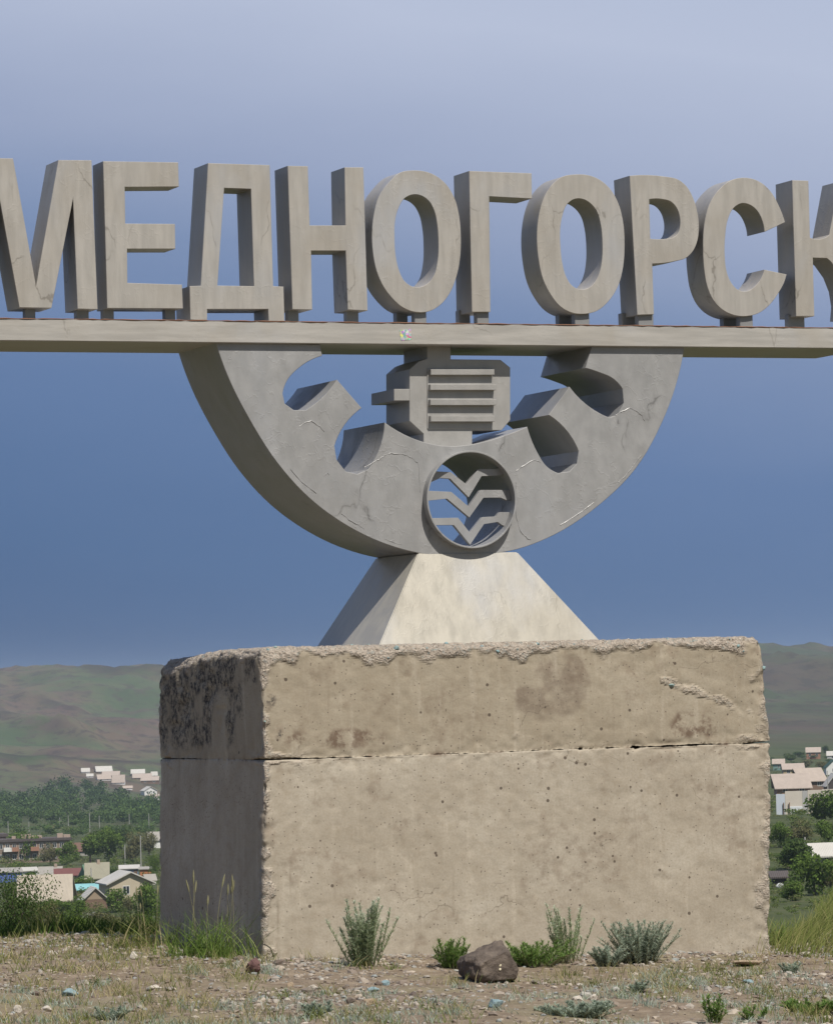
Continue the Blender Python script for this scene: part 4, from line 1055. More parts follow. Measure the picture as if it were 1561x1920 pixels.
M_frame = pm('window_frame', (0.62, 0.62, 0.58), 0.6); M_door = pm('door_wood', (0.14, 0.09, 0.06)); M_chim = pm('chimney_brick', (0.36, 0.28, 0.22))
M_glass = NT('window_glass').out((0.025, 0.03, 0.04), 0.08)
WIN_F = boxes_mesh('window', [(-0.5, -0.42, -0.05, 0.03, 0, 1), (0.42, 0.5, -0.05, 0.03, 0, 1), (-0.42, 0.42, -0.05, 0.03, 0, 0.08), (-0.42, 0.42, -0.05, 0.03, 0.92, 1), (-0.035, 0.035, -0.045, 0.03, 0.08, 0.92)])
WIN_F.materials.append(M_frame)
WIN_P = boxes_mesh('pane', [(-0.42, 0.42, -0.02, 0.0, 0.08, 0.92)]); WIN_P.materials.append(M_glass)
DOOR = boxes_mesh('door', [(-0.5, 0.5, -0.05, 0.03, 0, 1)]); DOOR.materials.append(M_door)
def put(name, me, parent, loc, scale, rz=0):
    o = bpy.data.objects.new(name, me); COL.objects.link(o); o.parent = parent
    o.location = loc; o.scale = scale; o.rotation_euler = (0, 0, rz); return o
def house(name, label, cat, px, base, w, hw, hr, roof, wall, mode='eave', yaw=0.0, depth=0.9, win=2, over=0.35, r=None, chim=False, door=False, gable=None, group=None, skew=0.0, flip=1):
    """px, base: middle of the facade foot in the photograph; w, hw, hr: its width, wall and roof height there"""
    p, m = (ray_ground(px, base, 60) if r is None else at_range(px, r))
    if r is not None:
        # keep the wall foot on the terrain, height follows the distance
        pass
    Wd, Hw, Hr = w*m, max(hw*m, 0.9), hr*m
    D = Wd*depth
    bear = math.atan2(p[0]-CAM[0], p[1]-CAM[1])
    root = thing(name, label, cat, (p[0], p[1], p[2]), -bear+yaw, group)
    x0, x1 = -Wd/2, Wd/2
    sink = 2.5
    if mode == 'eave':            # ridge runs along the facade
        yr = D*0.5
        V = [(x0, 0, -sink), (x1, 0, -sink), (x1, D, -sink), (x0, D, -sink), (x0, 0, Hw), (x1, 0, Hw), (x1, D, Hw), (x0, D, Hw), (x0, yr, Hw+Hr*0.97), (x1, yr, Hw+Hr*0.97)]
        F = [(0, 1, 5, 4), (2, 3, 7, 6), (1, 2, 6, 9, 5), (3, 0, 4, 8, 7), (4, 5, 9, 8), (7, 8, 9, 6)]
        wl_ = obj('wall', poly_mesh('wall', V, F), wall, root)
        th = 0.16; o = over; sl_ = Hr/yr
        a, b = x0-o, x1+o
        fr = (-o, Hw-o*sl_+0.05); rg = (yr, Hw+Hr+0.05); bk = (D+o, Hw-o*sl_+0.05)
        RV = []
        for xx, sk in ((a, 0), (b, 0)):
            RV += [(xx, fr[0], fr[1]), (xx+skew*Wd, rg[0], rg[1]), (xx, bk[0], bk[1]), (xx, fr[0], fr[1]+th), (xx+skew*Wd, rg[0], rg[1]+th), (xx, bk[0], bk[1]+th)]
        RF = [(3, 9, 10, 4), (4, 10, 11, 5), (0, 1, 7, 6), (1, 2, 8, 7), (0, 6, 9, 3), (2, 5, 11, 8), (0, 3, 4, 1), (1, 4, 5, 2), (6, 7, 10, 9), (7, 8, 11, 10)]
        rf = obj('roof', poly_mesh('roof', RV, RF), roof, root)
    elif mode == 'gable':         # gable end is the facade
        xr = (x0+x1)/2+skew*Wd
        V = [(x0, 0, -sink), (x1, 0, -sink), (x1, D, -sink), (x0, D, -sink), (x0, 0, Hw), (x1, 0, Hw), (x1, D, Hw), (x0, D, Hw), (xr, 0, Hw+Hr*0.97), (xr, D, Hw+Hr*0.97)]
        F = [(0, 1, 5, 8, 4), (2, 3, 7, 9, 6), (1, 2, 6, 5), (3, 0, 4, 7), (4, 8, 9, 7), (5, 6, 9, 8)]
        wl_ = obj('wall', poly_mesh('wall', V, F), wall, root)
        th = 0.2; o = over
        sL, sR = Hr/(xr-x0), Hr/(x1-xr)
        L_, T_, R_ = (x0-o, Hw-o*sL+0.05), (xr, Hw+Hr+0.05), (x1+o, Hw-o*sR+0.05)
        RV = []
        for yy in (-o, D+o):
            RV += [(L_[0], yy, L_[1]), (T_[0], yy, T_[1]), (R_[0], yy, R_[1]), (L_[0], yy, L_[1]+th), (T_[0], yy, T_[1]+th), (R_[0], yy, R_[1]+th)]
        RF = [(3, 4, 10, 9), (4, 5, 11, 10), (0, 6, 7, 1), (1, 7, 8, 2), (0, 3, 9, 6), (2, 8, 11, 5), (0, 1, 4, 3), (1, 2, 5, 4), (6, 9, 10, 7), (7, 10, 11, 8)]
        rf = obj('roof', poly_mesh('roof', RV, RF), roof, root)
        if gable:
            gv = [(x0+0.1, -0.03, Hw), (x1-0.1, -0.03, Hw), (xr, -0.03, Hw+Hr*0.93), (x0+0.1, 0.0, Hw), (x1-0.1, 0.0, Hw), (xr, 0.0, Hw+Hr*0.93)]
            obj('gable_boarding', poly_mesh('gable_boarding', gv, [(0, 1, 2), (5, 4, 3), (0, 3, 4, 1), (1, 4, 5, 2), (2, 5, 3, 0)]), gable, root)
    else:                         # shed with a single low slope
        V = [(x0, 0, -sink), (x1, 0, -sink), (x1, D, -sink), (x0, D, -sink), (x0, 0, Hw), (x1, 0, Hw), (x1, D, Hw+Hr*0.9), (x0, D, Hw+Hr*0.9)]
        wl_ = obj('wall', poly_mesh('wall', V, [(0, 1, 5, 4), (1, 2, 6, 5), (2, 3, 7, 6), (3, 0, 4, 7), (4, 5, 6, 7)]), wall, root)
        o = over; s = Hr/D
        RV = [(x0-o, -o, Hw-o*s+0.04), (x1+o, -o, Hw-o*s+0.04), (x1+o, D+o, Hw+Hr+0.04), (x0-o, D+o, Hw+Hr+0.04)]
        RV += [(a, b, c+0.15) for a, b, c in RV]
        rf = obj('roof', poly_mesh('roof', RV, [(4, 5, 6, 7), (3, 2, 1, 0), (0, 1, 5, 4), (1, 2, 6, 5), (2, 3, 7, 6), (3, 0, 4, 7)]), roof, root)
    if win:
        ww = min(0.16*Wd, 1.3); wh = min(Hw*0.5, 1.5)
        for k in range(win):
            xx = x0+Wd*(k+0.5+(0.0))/win if not door else x0+Wd*(0.12+0.55*(k+0.5)/win)
            f = put('window', WIN_F, root, (xx, 0.0, Hw*0.38), (ww, 1, wh)); put('pane', WIN_P, f, (0, 0, 0), (1, 1, 1))
    if door:
        put('door', DOOR, root, (x0+Wd*0.84, 0, 0), (min(1.0, Wd*0.2), 1, min(2.0, Hw*0.85)))
    if chim:
        cz_ = Hw+Hr*0.6
        obj('chimney', boxes_mesh('chimney', [(x0+Wd*0.68, x0+Wd*0.68+0.55, D*0.42, D*0.42+0.55, cz_, Hw+Hr+0.7)]), M_chim, rf)
    return root

# left foreground rows
house('house', 'long house under a broad cream slate roof, left of the small plank gable', 'house', 86, 1704, 92, 19, 40, R_pale, W_dark, 'eave', -0.12, 0.75, 2, 0.5, chim=False, skew=-0.05)
house('house', 'cream gabled house with white roof edge, next to the left face of the block', 'house', 246, 1690, 82, 33, 19, R_white, W_cream, 'gable', 0.22, 1.1, 1, 0.5, door=True)
house('plank_shed', 'small shed with beige plank gable and white roof edges below the cream gabled house', 'shed', 180, 1706, 44, 19, 20, R_white, W_brown, 'gable', 0.15, 1.2, 0, 0.35, gable=W_wood)
house('shed', 'low shed with a turquoise sheet roof beside the broad cream roof', 'shed', 166, 1680, 42, 11, 8, R_teal, W_brown, 'shed', 0.1, 0.8, 1, 0.3)
house('house', 'green walled house under an olive grey slate roof behind the turquoise shed', 'house', 181, 1658, 42, 14, 23, R_olive, W_green, 'eave', 0.35, 0.8, 2, 0.4, chim=True, skew=0.2)
house('house', 'low house under a dark red roof left of the olive grey roof', 'house', 131, 1652, 52, 11, 10, R_red, W_grey, 'eave', 0.0, 0.5, 2, 0.35)
house('house', 'small run-down grey house with a pale chimney left of the dark red roof', 'house', 94, 1652, 40, 10, 14, R_grey, W_grey, 'eave', -0.1, 0.8, 2, 0.3, chim=True)
house('shed', 'white shed with flat pale roof behind the long cream roof', 'shed', 53, 1650, 35, 16, 5, R_white, W_white, 'shed', 0.1, 0.8, 1, 0.3)
house('garage', 'long low garage with grey roof and blue wall at the left edge of the picture', 'garage', 14, 1656, 56, 19, 6, R_grey, W_blue, 'shed', 0.12, 0.6, 0, 0.3)
house('garage', 'white roofed garage with steel blue doors behind the cream gabled house', 'garage', 243, 1645, 34, 15, 5, R_white, W_steel, 'shed', 0.0, 0.8, 0, 0.3, door=True)
house('garage', 'orange walled garage with thin grey roof beside the white roofed garage', 'garage', 274, 1645, 22, 14, 3, R_grey, W_orange, 'shed', 0.0, 0.8, 0, 0.25)
house('shed', 'tiny grey gabled shed just right behind the gabled cream house', 'shed', 283, 1660, 18, 10, 8, R_grey, W_grey, 'eave', 0.3, 0.8, 0, 0.3)
house('house', 'house under a rusty dark roof half hidden among the green trees', 'house', 152, 1606, 26, 10, 13, R_rust, W_grey, 'eave', 0.2, 0.8, 1, 0.3)
house('house', 'grey house with white roof edge tight against the block, above the garages', 'house', 292, 1590, 24, 15, 13, R_grey, W_white, 'eave', 0.2, 0.8, 1, 0.3)

# old two-storey apartment row
p, m = ray_ground(66, 1618, 60)
bear = math.atan2(p[0]-CAM[0], p[1]-CAM[1])
apt = thing('apartment_building', 'old two-storey apartment row with flat dark roof and chimneys among the trees', 'apartment building', tuple(p), -bear+0.06)
hx = 66*m
obj('wall', boxes_mesh('wall', [(-hx*1.1, hx, 0, 9, -3, 40*m)]), pm('brown_plaster_wall', (0.21, 0.16, 0.12)), apt)
rf = obj('roof', boxes_mesh('roof', [(-hx*1.1-0.4, hx+0.4, -0.5, 9.5, 40*m+0.003, 40*m+0.6)]), R_dark, apt)
for cxp in (-0.62, -0.36, -0.2, -0.05, 0.1, 0.66, 0.84):
    obj('chimney', boxes_mesh('chimney', [(hx*cxp, hx*cxp+random.uniform(.9, 1.8), 2.5, 4.0, 40*m+0.6, 40*m+random.uniform(1.2, 1.9))]), M_chim, rf)
for row in (0, 1):
    for k in range(11):
        f = put('window', WIN_F, apt, (-hx*0.95+k*hx*0.19, 0, 0.9+row*2.6), (0.95, 1, 1.3)); put('pane', WIN_P, f, (0, 0, 0), (1, 1, 1))
for k in (1, 2, 5):
    obj('balcony', boxes_mesh('balcony', [(-hx*0.95+k*hx*0.19-1.0, -hx*0.95+k*hx*0.19+1.0, -1.1, -0.06, 2.9, 3.9)]), [W_steel, W_white, W_brick][k % 3], apt)
p2, m2_ = ray_ground(2, 1614, 60)
stair = thing('apartment_building', 'taller brown end block of old flats cut by the left edge of the picture', 'apartment building', tuple(p2), -bear+0.1)
obj('wall', boxes_mesh('wall', [(-3, 11*m2_, 0, 8, -3, 44*m2_)]), pm('rust_plaster_wall', (0.27, 0.17, 0.12)), stair)
obj('roof', boxes_mesh('roof', [(-3.4, 11*m2_+0.4, -0.5, 8.5, 44*m2_+0.003, 44*m2_+0.7)]), R_dark, stair)
for row in (0, 1):
    f = put('window', WIN_F, stair, (0.2, 0, 1.0+row*2.7), (1.0, 1, 1.4)); put('pane', WIN_P, f, (0, 0, 0), (1, 1, 1))

# houses on the far slope, left
far = [('white roofed house at the left end of the slope village, highest on its left side', 161, 1451, 15, 3, 6, R_white, W_white), ('small white shed below the leftmost white roof of the slope village', 169, 1459, 12, 3, 4, R_white, W_white),
       ('wide pale roof highest in the slope village, above the pinkish roofs', 196, 1451, 30, 4, 9, R_white, W_brown), ('pinkish roofed house under the wide highest pale roof', 208, 1458, 32, 3, 7, R_pink, W_brown),
       ('pinkish slate roof at the lower left of its cluster on the slope', 196, 1465, 25, 3, 8, R_pink, W_white), ('big pinkish roof at the lower right of the left slope cluster', 222, 1471, 23, 4, 13, R_pink, W_white),
       ('bluish white roof with dark wall at the top of the right slope cluster', 259, 1456, 25, 6, 7, R_white, W_dark), ('long pale pink roof in the middle of the right slope cluster', 267, 1463, 35, 3, 7, R_pink, W_brown),
       ('pale pink roof in front in the right slope cluster, with a brown wall', 281, 1470, 33, 6, 7, R_pink, W_brown), ('small white roofed house near the block, top right of the slope village', 290, 1458, 11, 4, 6, R_white, W_white),
       ('low pinkish roof at the trees, lowest of the left slope cluster', 240, 1481, 17, 3, 4, R_pink, W_white), ('white sheet roof lowest on the slope beside the block', 289, 1500, 19, 5, 5, R_pink, W_white)]
for lab, px, base, w, hw, hr, rf_, wl2 in far:
    house('slope_house', lab, 'house', px, base, w, hw, hr, rf_, wl2, 'eave', random.uniform(-0.15, 0.15), 0.7, 2 if w > 20 else 1, 0.3, group='houses on the far slope')
house('slope_house', 'white gabled house among trees below the right slope cluster', 'house', 283, 1491, 24, 8, 7, R_white, W_white, 'gable', 0.25, 1.2, 2, 0.4, group='houses on the far slope')
# right side of the block
house('house', 'house under the largest pinkish slate roof, nearest the block, above the pale fence', 'house', 1487, 1490, 62, 14, 23, R_pink, W_brick, 'eave', 0.10, 0.9, 2, 0.5, skew=-0.07, chim=False)
house('house', 'house with a pinkish pale roof right behind the largest pinkish slate roof', 'house', 1524, 1482, 48, 20, 20, R_pink, W_brown, 'eave', 0.35, 0.8, 2, 0.5, skew=-0.1)
house('house', 'tan walled house under a pale roof left of the two pinkish roofs', 'house', 1487, 1456, 38, 13, 9, R_pink, W_tan, 'eave', 0.1, 0.8, 2, 0.4)
house('house', 'teal walled house under a pale hip roof tight against the right side of the block', 'house', 1459, 1446, 20, 14, 7, R_pink, W_teal, 'eave', 0.0, 0.9, 1, 0.4)
house('house', 'brick house under a pale roof, highest of the right hand houses', 'house', 1524, 1424, 26, 13, 8, R_pink, W_brick, 'eave', 0.0, 0.8, 2, 0.3)
house('shed', 'small blue gabled shed with dark roof at the right', 'shed', 1537, 1480, 18, 6, 10, R_dark, W_blue, 'gable', 0.0, 1.0, 0, 0.5, gable=pm('blue_boards', (0.12, 0.25, 0.60)))
house('house', 'dark gabled house with pale roof edge at the right edge of the picture', 'house', 1566, 1486, 32, 14, 20, R_white, W_dark, 'gable', 0.2, 1.1, 0, 0.4)
house('house', 'house with a dark green roof at the right edge of the picture', 'house', 1562, 1452, 28, 12, 13, R_green, W_white, 'gable', 0.15, 1.0, 1, 0.3)
house('house', 'pale roofed house at the right edge, beside the highest brick house', 'house', 1560, 1426, 20, 9, 7, R_white, W_white, 'eave', 0.0, 0.8, 1, 0.3)
house('house', 'wide pale roofed house sunk among trees at the right edge', 'house', 1548, 1618, 52, 12, 18, R_white, W_grey, 'eave', 0.3, 0.8, 1, 0.4, skew=0.05)
house('shed', 'dark open shed among trees close to the right foot of the block', 'shed', 1461, 1664, 26, 15, 8, R_dark, W_dark, 'shed', 0.1, 0.9, 0, 0.3)
# pale panel fence on the right: each panel a part
p0, m = ray_ground(1484, 1526, 60)
bear = math.atan2(p0[0]-CAM[0], p0[1]-CAM[1])
fence = thing('panel_fence', 'tall fence of pale concrete and sheet panels in front of the right hand houses', 'fence', tuple(p0), -bear)
for k, (xa, xb, ya, yb, mt) in enumerate([(1455, 1471.6, 1489, 1514, pm('bluish_panel', (0.52, 0.56, 0.62))), (1472, 1503.7, 1484, 1512, pm('cream_panel', (0.58, 0.52, 0.45))), (1504, 1513.7, 1484, 1514, pm('grey_panel', (0.42, 0.41, 0.40))), (1514, 1540, 1483, 1520, pm('cream_panel', (0.58, 0.52, 0.45))), (1540.4, 1566, 1482, 1520, pm('cream_panel', (0.58, 0.52, 0.45))), (1566.4, 1592, 1482, 1520, pm('cream_panel', (0.58, 0.52, 0.45)))]):
    obj('panel', boxes_mesh('panel', [((xa-1484)*m, (xb-1484)*m, 0.01*k, 0.12+0.01*k, -1.5, (1526-ya)*m)]), mt, fence)
gt = obj('gate', boxes_mesh('gate', [((1480-1484)*m, (1503.5-1484)*m, -0.12, -0.03, -0.6, (1526-1512.5)*m)], 0.02), pm('white_gate', (0.66, 0.68, 0.70)), fence)
for xx in (1478.5, 1468):
    obj('post', boxes_mesh('post', [((xx-1484)*m, (xx-1484)*m+0.16, -0.25, -0.12, -0.8, (1526-1505)*m)]), W_brown, fence)
# grey board fence, left, in front of the lowest bushes
p0, m = ray_ground(128, 1722, 60)
bear = math.atan2(p0[0]-CAM[0], p0[1]-CAM[1])
fence2 = thing('board_fence', 'low weathered grey board fence between bushes below the plank shed', 'fence', tuple(p0), -bear)
for k in range(22):
    xa = (84-128+k*4.3)*m
    obj('board', boxes_mesh('board', [(xa, xa+4.0*m, 0.0, 0.05, -1.2, (9+random.uniform(-1, 1))*m)]), [W_grey, pm('pale_board', (0.46, 0.44, 0.40)), W_grey][k % 3], fence2)
# white heap of sheet by the dark shed
p0, m = ray_ground(1464, 1668, 60)
hp = obj('sheet_heap', rock_mesh('sheet_heap', 10*m, 6*m, 6*m, 77, 3, 0.6, 5), pm('white_sheet', (0.75, 0.75, 0.74))); hp.location = tuple(p0); tag(hp, 'heap of white plastic sheet in front of the dark open shed', 'heap')

# utility poles
def pole(px, ytop, ybase, label, arm=True):
    p, m = ray_ground(px, ybase, 60)
    H = (ybase-ytop)*m; rad = max(0.11, 0.33*m)
    root = thing('utility_pole', label, 'utility pole', tuple(p), random.uniform(-.3, .3), 'utility poles across the valley')
    V, F = [], []; tube(V, F, [(0, 0, -1), (0, 0, H*0.5), (0, 0, H)], [rad*1.15, rad, rad*0.8], 7)
    obj('shaft', poly_mesh('shaft', V, F), pm('concrete_pole', (0.36, 0.35, 0.33)), root)
    if arm: obj('crossarm', boxes_mesh('crossarm', [(-1.0, 1.0, -0.1, 0.1, H-0.9, H-0.7)]), pm('concrete_pole', (0.36, 0.35, 0.33)), root)
poles_ = [(16, 1540, 1569, 'pole nearest the left edge, in front of the far wood'), (55, 1541, 1560, 'short pole above the apartment row roof, second from the left'), (113, 1533, 1556, 'thin pole before the dark wood, third from the left'), (129, 1530, 1564, 'pole standing above the right end of the apartment row'),
          (169, 1526, 1563, 'tall pale pole in the middle of the pole row'), (187, 1530, 1561, 'pole just right of the tall pale middle one'), (243, 1526, 1553, 'first of the two poles at the right end of the row near the block'), (280, 1526, 1560, 'pole closest to the block in the far pole row'),
          (265, 1568, 1634, 'tall pole between the trees beside the orange garage'), (235, 1585, 1622, 'pole with a white lamp among the trees above the white roofed garage'), (172, 1628, 1668, 'pole in front of the olive grey roof'), (1551, 1446, 1488, 'grey pole at the right hand houses'), (1509, 1570, 1612, 'thin white pole between the trees right of the block')]
for q_, a in enumerate(poles_): pole(*a, arm=False)

# ------------------------------------------------------------------ trees and bushes
def crown_mesh(name, seed, n=900, blobs=9, leaf=0.055):
    r_ = np.random.default_rng(seed)
    B = []
    for k in range(blobs):
        a = r_.uniform(0, 2*math.pi); q = r_.uniform(0.05, 0.42) if k else 0
        B.append((math.cos(a)*q, math.sin(a)*q, r_.uniform(0.22, 0.78) if k else 0.5, r_.uniform(0.17, 0.32)))
    B = np.array(B)
    i = r_.integers(0, blobs, n)
    d = r_.normal(size=(n, 3)); d /= np.linalg.norm(d, axis=1)[:, None]
    rr = B[i, 3]*(0.45+0.6*r_.random(n)**0.5)
    P = B[i, :3]+d*rr[:, None]*np.array([1, 1, 0.85])
    P[:, 2] = np.clip(P[:, 2], 0.03, 1.0)
    u = r_.normal(size=(n, 3)); u /= np.linalg.norm(u, axis=1)[:, None]
    v = np.cross(u, d+0.6*r_.normal(size=(n, 3))); v /= np.linalg.norm(v, axis=1)[:, None]+1e-9
    s = leaf*(0.55+0.9*r_.random(n))[:, None]
    Q = np.stack([P-u*s, P+v*s*0.62, P+u*s, P-v*s*0.62], 1)
    tint = np.clip(0.5+0.22*r_.normal(size=n)+0.25*(r_.random(blobs)[i]-0.5), 0, 1)
    return mesh_np(name, Q.reshape(-1, 3), np.arange(4*n).reshape(-1, 4), dict(tint=np.repeat(tint, 4)))
def trunk_mesh(seed):
    r_ = random.Random(seed); V, F = [], []
    tube(V, F, [(0, 0, -0.1), (0.01, 0, 0.25), (0.02, 0.01, 0.6)], [0.035, 0.028, 0.012], 6)
    for k in range(4):
        a = r_.uniform(0, 6.28); z = r_.uniform(0.2, 0.45)
        tube(V, F, [(0, 0, z), (math.cos(a)*0.12, math.sin(a)*0.12, z+0.15), (math.cos(a)*0.26, math.sin(a)*0.26, z+0.34)], [0.018, 0.012, 0.004], 5)
    return poly_mesh('trunk', V, F)
CROWN = [[crown_mesh('crown', 300+k, 2600 if mi != 2 else 1700, 11 if k % 2 else 8, 0.036) for k in range(4)] for mi in range(3)]
TRUNK = [trunk_mesh(k) for k in range(4)]
for mi in range(3):
    for c in CROWN[mi]: c.materials.append(M_tree[mi])
for t_ in TRUNK: t_.materials.append(M_bark)
BUSH = [crown_mesh('crown', 400+k, 7000, 16, 0.013) for k in range(3)]
BUSH[0].materials.append(M_tree[1]); BUSH[1].materials.append(M_tree[2]); BUSH[2].materials.append(M_tree[0])
tcount = 0
def tree(px, base, w, h, mi, label, name='tree', cat='tree', r=None, group=None):
    global tcount
    p, m = ray_ground(px, base, 45) if r is None else at_range(px, r)
    if r is not None: p[2] = 1.65-(base-HZ(px))/FPX*r
    root = thing(name, label, cat, tuple(p), random.uniform(0, 6.28), group)
    k = tcount % 4; tcount += 1
    c = bpy.data.objects.new('crown', BUSH[{1: 0, 2: 1, 0: 2}[mi]] if cat == 'bush' and r else CROWN[mi][k]); t_ = bpy.data.objects.new('trunk', TRUNK[k])
    for o in (c, t_):
        COL.objects.link(o); o.parent = root; o.scale = (w*m, w*m, h*m*1.05)
    return root
T = [(30, 1600, 44, 40, 0, 'round green tree in front of the left end of the apartment row'), (62, 1618, 50, 50, 0, 'broad green tree before the middle of the apartment row'), (95, 1622, 40, 40, 2, 'olive green tree before the right end of the apartment row'),
     (128, 1622, 44, 44, 0, 'green tree right of the apartment row, left of the rusty roof'), (170, 1622, 56, 60, 0, 'tall green tree in the middle of the tree belt, right of the rusty roof'), (206, 1620, 52, 66, 0, 'tallest light green tree of the belt behind the olive roof'), (226, 1592, 44, 46, 1, 'dark green tree with brownish top above the tree belt'),
     (250, 1618, 44, 58, 2, 'greyish olive tree behind the white roofed garage'), (280, 1612, 40, 50, 2, 'greyish tree behind the orange garage, beside the block'), (291, 1645, 18, 40, 0, 'narrow green tree squeezed between the orange garage and the block'),
     (150, 1672, 48, 30, 0, 'green bush behind the turquoise shed'), (213, 1650, 30, 26, 1, 'dark green bush beside the green walled house'), (52, 1662, 30, 26, 0, 'green bush behind the upper left corner of the broad cream roof'),
     (105, 1722, 56, 34, 0, 'wide green bush under the eave of the broad cream roof'), (146, 1722, 40, 42, 0, 'green bush left of the plank shed'), (222, 1712, 48, 46, 0, 'green bush under the facade of the cream gabled house'), (244, 1718, 30, 34, 2, 'brownish thin bush right of the green one below the gabled house'), (276, 1738, 52, 80, 0, 'bright green bush tight against the left face of the block'),
     (190, 1735, 60, 30, 2, 'low olive thicket below the plank shed'), (10, 1600, 30, 26, 2, 'olive bush at the left edge under the taller flats')]
for a in T: tree(*a, group='trees and bushes of the town')
T2 = [(1541, 1560, 70, 74, 0, 'big leafy green tree at the right edge in front of the pale fence'), (1463, 1590, 40, 46, 0, 'green tree tight against the right side of the block under the fence'), (1500, 1585, 60, 46, 2, 'brownish thin scrub between the two green trees on the right'),
      (1492, 1632, 62, 62, 1, 'dark green tree in the middle of the right hand trees'), (1476, 1630, 40, 50, 0, 'mid green tree left of the dark one on the right'), (1525, 1680, 76, 78, 0, 'large green bush above the grass slope on the right'), (1556, 1675, 50, 60, 2, 'olive bush at the right edge above the grass slope'), (1485, 1690, 44, 40, 0, 'green bush behind the white heap on the right'), (1552, 1590, 40, 50, 0, 'green tree behind the wide pale roof at the right edge'),
      (1546, 1412, 12, 14, 1, 'dark round tree beside the highest brick house on the right'), (1482, 1428, 26, 16, 1, 'dark bush patch on the slope left of the highest brick house'), (1510, 1440, 30, 16, 2, 'brownish tree behind the pinkish roofs on the right'), (1545, 1448, 30, 20, 2, 'brownish olive tree in front of the dark green roof'), (1497, 1420, 22, 10, 1, 'low dark bush left under the highest brick house on the right')]
for a in T2: tree(*a, group='trees right of the block')
# bushes just below the brow on the left
tree(18, 1790, 130, 165, 1, 'large dark twiggy bush at the left edge just behind the brow', 'bush', 'bush', r=70)
tree(78, 1790, 90, 105, 2, 'olive twiggy bush right of the large dark one behind the brow', 'bush', 'bush', r=74)
tree(130, 1785, 90, 84, 0, 'green bush behind the brow left of the low fence', 'bush', 'bush', r=78)
tree(215, 1790, 80, 74, 2, 'grassy olive bush behind the brow in front of the plank shed', 'bush', 'bush', r=66)
tree(172, 1795, 100, 78, 1, 'dark green bush behind the brow under the broad cream roof', 'bush', 'bush', r=82)
tree(300, 1790, 80, 66, 2, 'olive bush behind the brow half hidden by the back of the block', 'bush', 'bush', r=64)
tree(262, 1790, 70, 84, 0, 'fresh green bush behind the brow beside the back of the block', 'bush', 'bush', r=72)
# far wood along the river: one mass
C = CROWN[0][0]
Vc = np.zeros(len(C.vertices)*3, np.float32); C.vertices.foreach_get('co', Vc); Vc = Vc.reshape(-1, 4, 3)
tc_ = np.zeros(len(C.vertices), np.float32); C.attributes['tint'].data.foreach_get('value', tc_); tc_ = tc_.reshape(-1, 4)
VV, TT = [], []
DENS = 300
def wood(px, base, w, h, tn):
    p, m = ray_ground(px, base, 200)
    k = rng.choice(len(Vc), DENS if w > 8 else 40, False)
    v = Vc[k].copy(); c0 = v.mean(1, keepdims=True); v = c0+(v-c0)*1.5
    a = rng.random()*6.28; x_, y_ = v[..., 0].copy(), v[..., 1].copy()
    v[..., 0] = (math.cos(a)*x_-math.sin(a)*y_)*w*m; v[..., 1] = (math.sin(a)*x_+math.cos(a)*y_)*w*m; v[..., 2] = v[..., 2]*h*m
    VV.append(v+p); TT.append(np.clip(tc_[k]+tn, 0, 1))
for k in range(520):
    px = random.uniform(-260, 560)
    top = 1498-34*math.exp(-((px-140)/55)**2)+10*math.exp(-((px-60)/20)**2)-4*math.sin(px*0.2)+(10 if px > 240 else 0)
    base = random.uniform(top+16, 1552)
    if 155 < px < 300 and base < 1502 and px > 225: base += 22
    wood(px, base, random.uniform(24, 44), random.uniform(24, 40), -0.15+0.35*(base-1490)/60)
for k in range(80):
    px = random.uniform(-60, 480); wood(px, random.uniform(1548, 1572), random.uniform(22, 36), random.uniform(12, 24), 0.25)
for k in range(26):
    px = random.uniform(1445, 1640); wood(px, random.uniform(1416, 1440), random.uniform(14, 26), random.uniform(6, 11), -0.05)
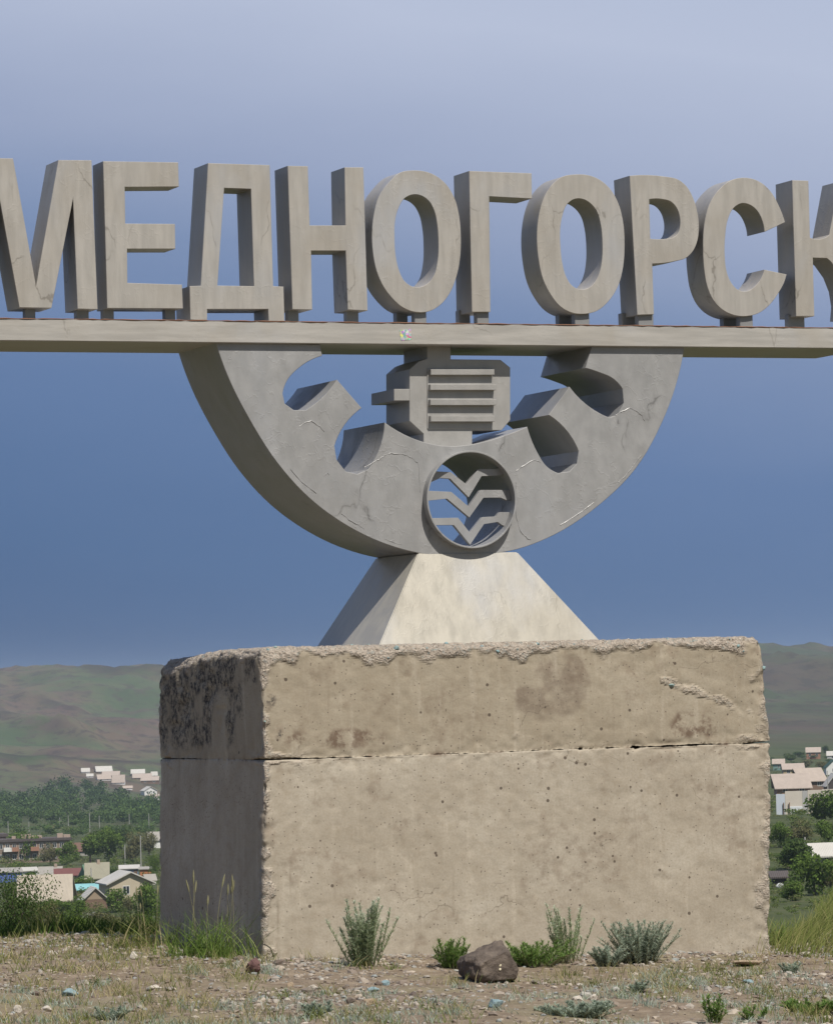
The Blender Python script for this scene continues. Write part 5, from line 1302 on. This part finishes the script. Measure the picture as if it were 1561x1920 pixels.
def mass(name, m_):
    v = np.concatenate(VV); q = np.concatenate(TT); VV.clear(); TT.clear()
    o = obj(name, mesh_np(name, v.reshape(-1, 3), np.arange(v.shape[0]*4).reshape(-1, 4), dict(tint=q.ravel())), m_); tag(o, kind='stuff'); return o
pass
mass('far_wood', leaf_mat('far_wood_leaf', [(0.0, (0.035, 0.065, 0.035)), (0.5, (0.065, 0.11, 0.042)), (1.0, (0.13, 0.20, 0.06))], 0.25))
# dark shrubs dotted over the far slopes
for k in range(240):
    px = random.choice([random.uniform(-60, 330), random.uniform(-60, 330), random.uniform(1420, 1620)])
    py_ = random.uniform(1325, 1462) if px < 800 else random.uniform(1290, 1400)
    wood(px, py_, random.uniform(2.0, 6.0), random.uniform(1.0, 2.6), random.uniform(-0.3, 0.1))
mass('slope_scrub', leaf_mat('slope_scrub_leaf', [(0.0, (0.03, 0.045, 0.025)), (0.5, (0.055, 0.075, 0.035)), (1.0, (0.085, 0.105, 0.05))], 0.15))
DENS = 145
# scrub and garden bushes that fill the ground between the houses
for k in range(1150):
    px = random.uniform(-90, 420) if k < 700 else random.choice([random.uniform(-420, -90), random.uniform(420, 760)]); b_ = random.uniform(1562, 1760)
    wood(px, b_, random.uniform(18, 44), random.uniform(8, 20), random.uniform(-0.2, 0.3))
for k in range(260):
    px = random.uniform(-400, 700); p_, m_ = at_range(px, random.uniform(90, 420))
    b_ = HZ(px)+(1.65-p_[2])/m_
    wood(px, b_, random.uniform(30, 70), random.uniform(18, 40), random.uniform(-0.2, 0.3))
for k in range(760):
    px = random.uniform(1425, 1680) if k < 460 else random.choice([random.uniform(1100, 1425), random.uniform(1680, 1950)]); b_ = random.uniform(1438, 1720)
    if b_ < 1500 and random.random() < 0.45: continue
    wood(px, b_, random.uniform(16, 44)*(0.5 if b_ < 1500 else 1), random.uniform(6, 20)*(0.5 if b_ < 1500 else 1), random.uniform(-0.2, 0.3))
mass('undergrowth', leaf_mat('scrub_leaf', [(0.0, (0.055, 0.095, 0.025)), (0.5, (0.115, 0.165, 0.04)), (0.8, (0.17, 0.20, 0.07)), (1.0, (0.24, 0.21, 0.12))], 0.3))
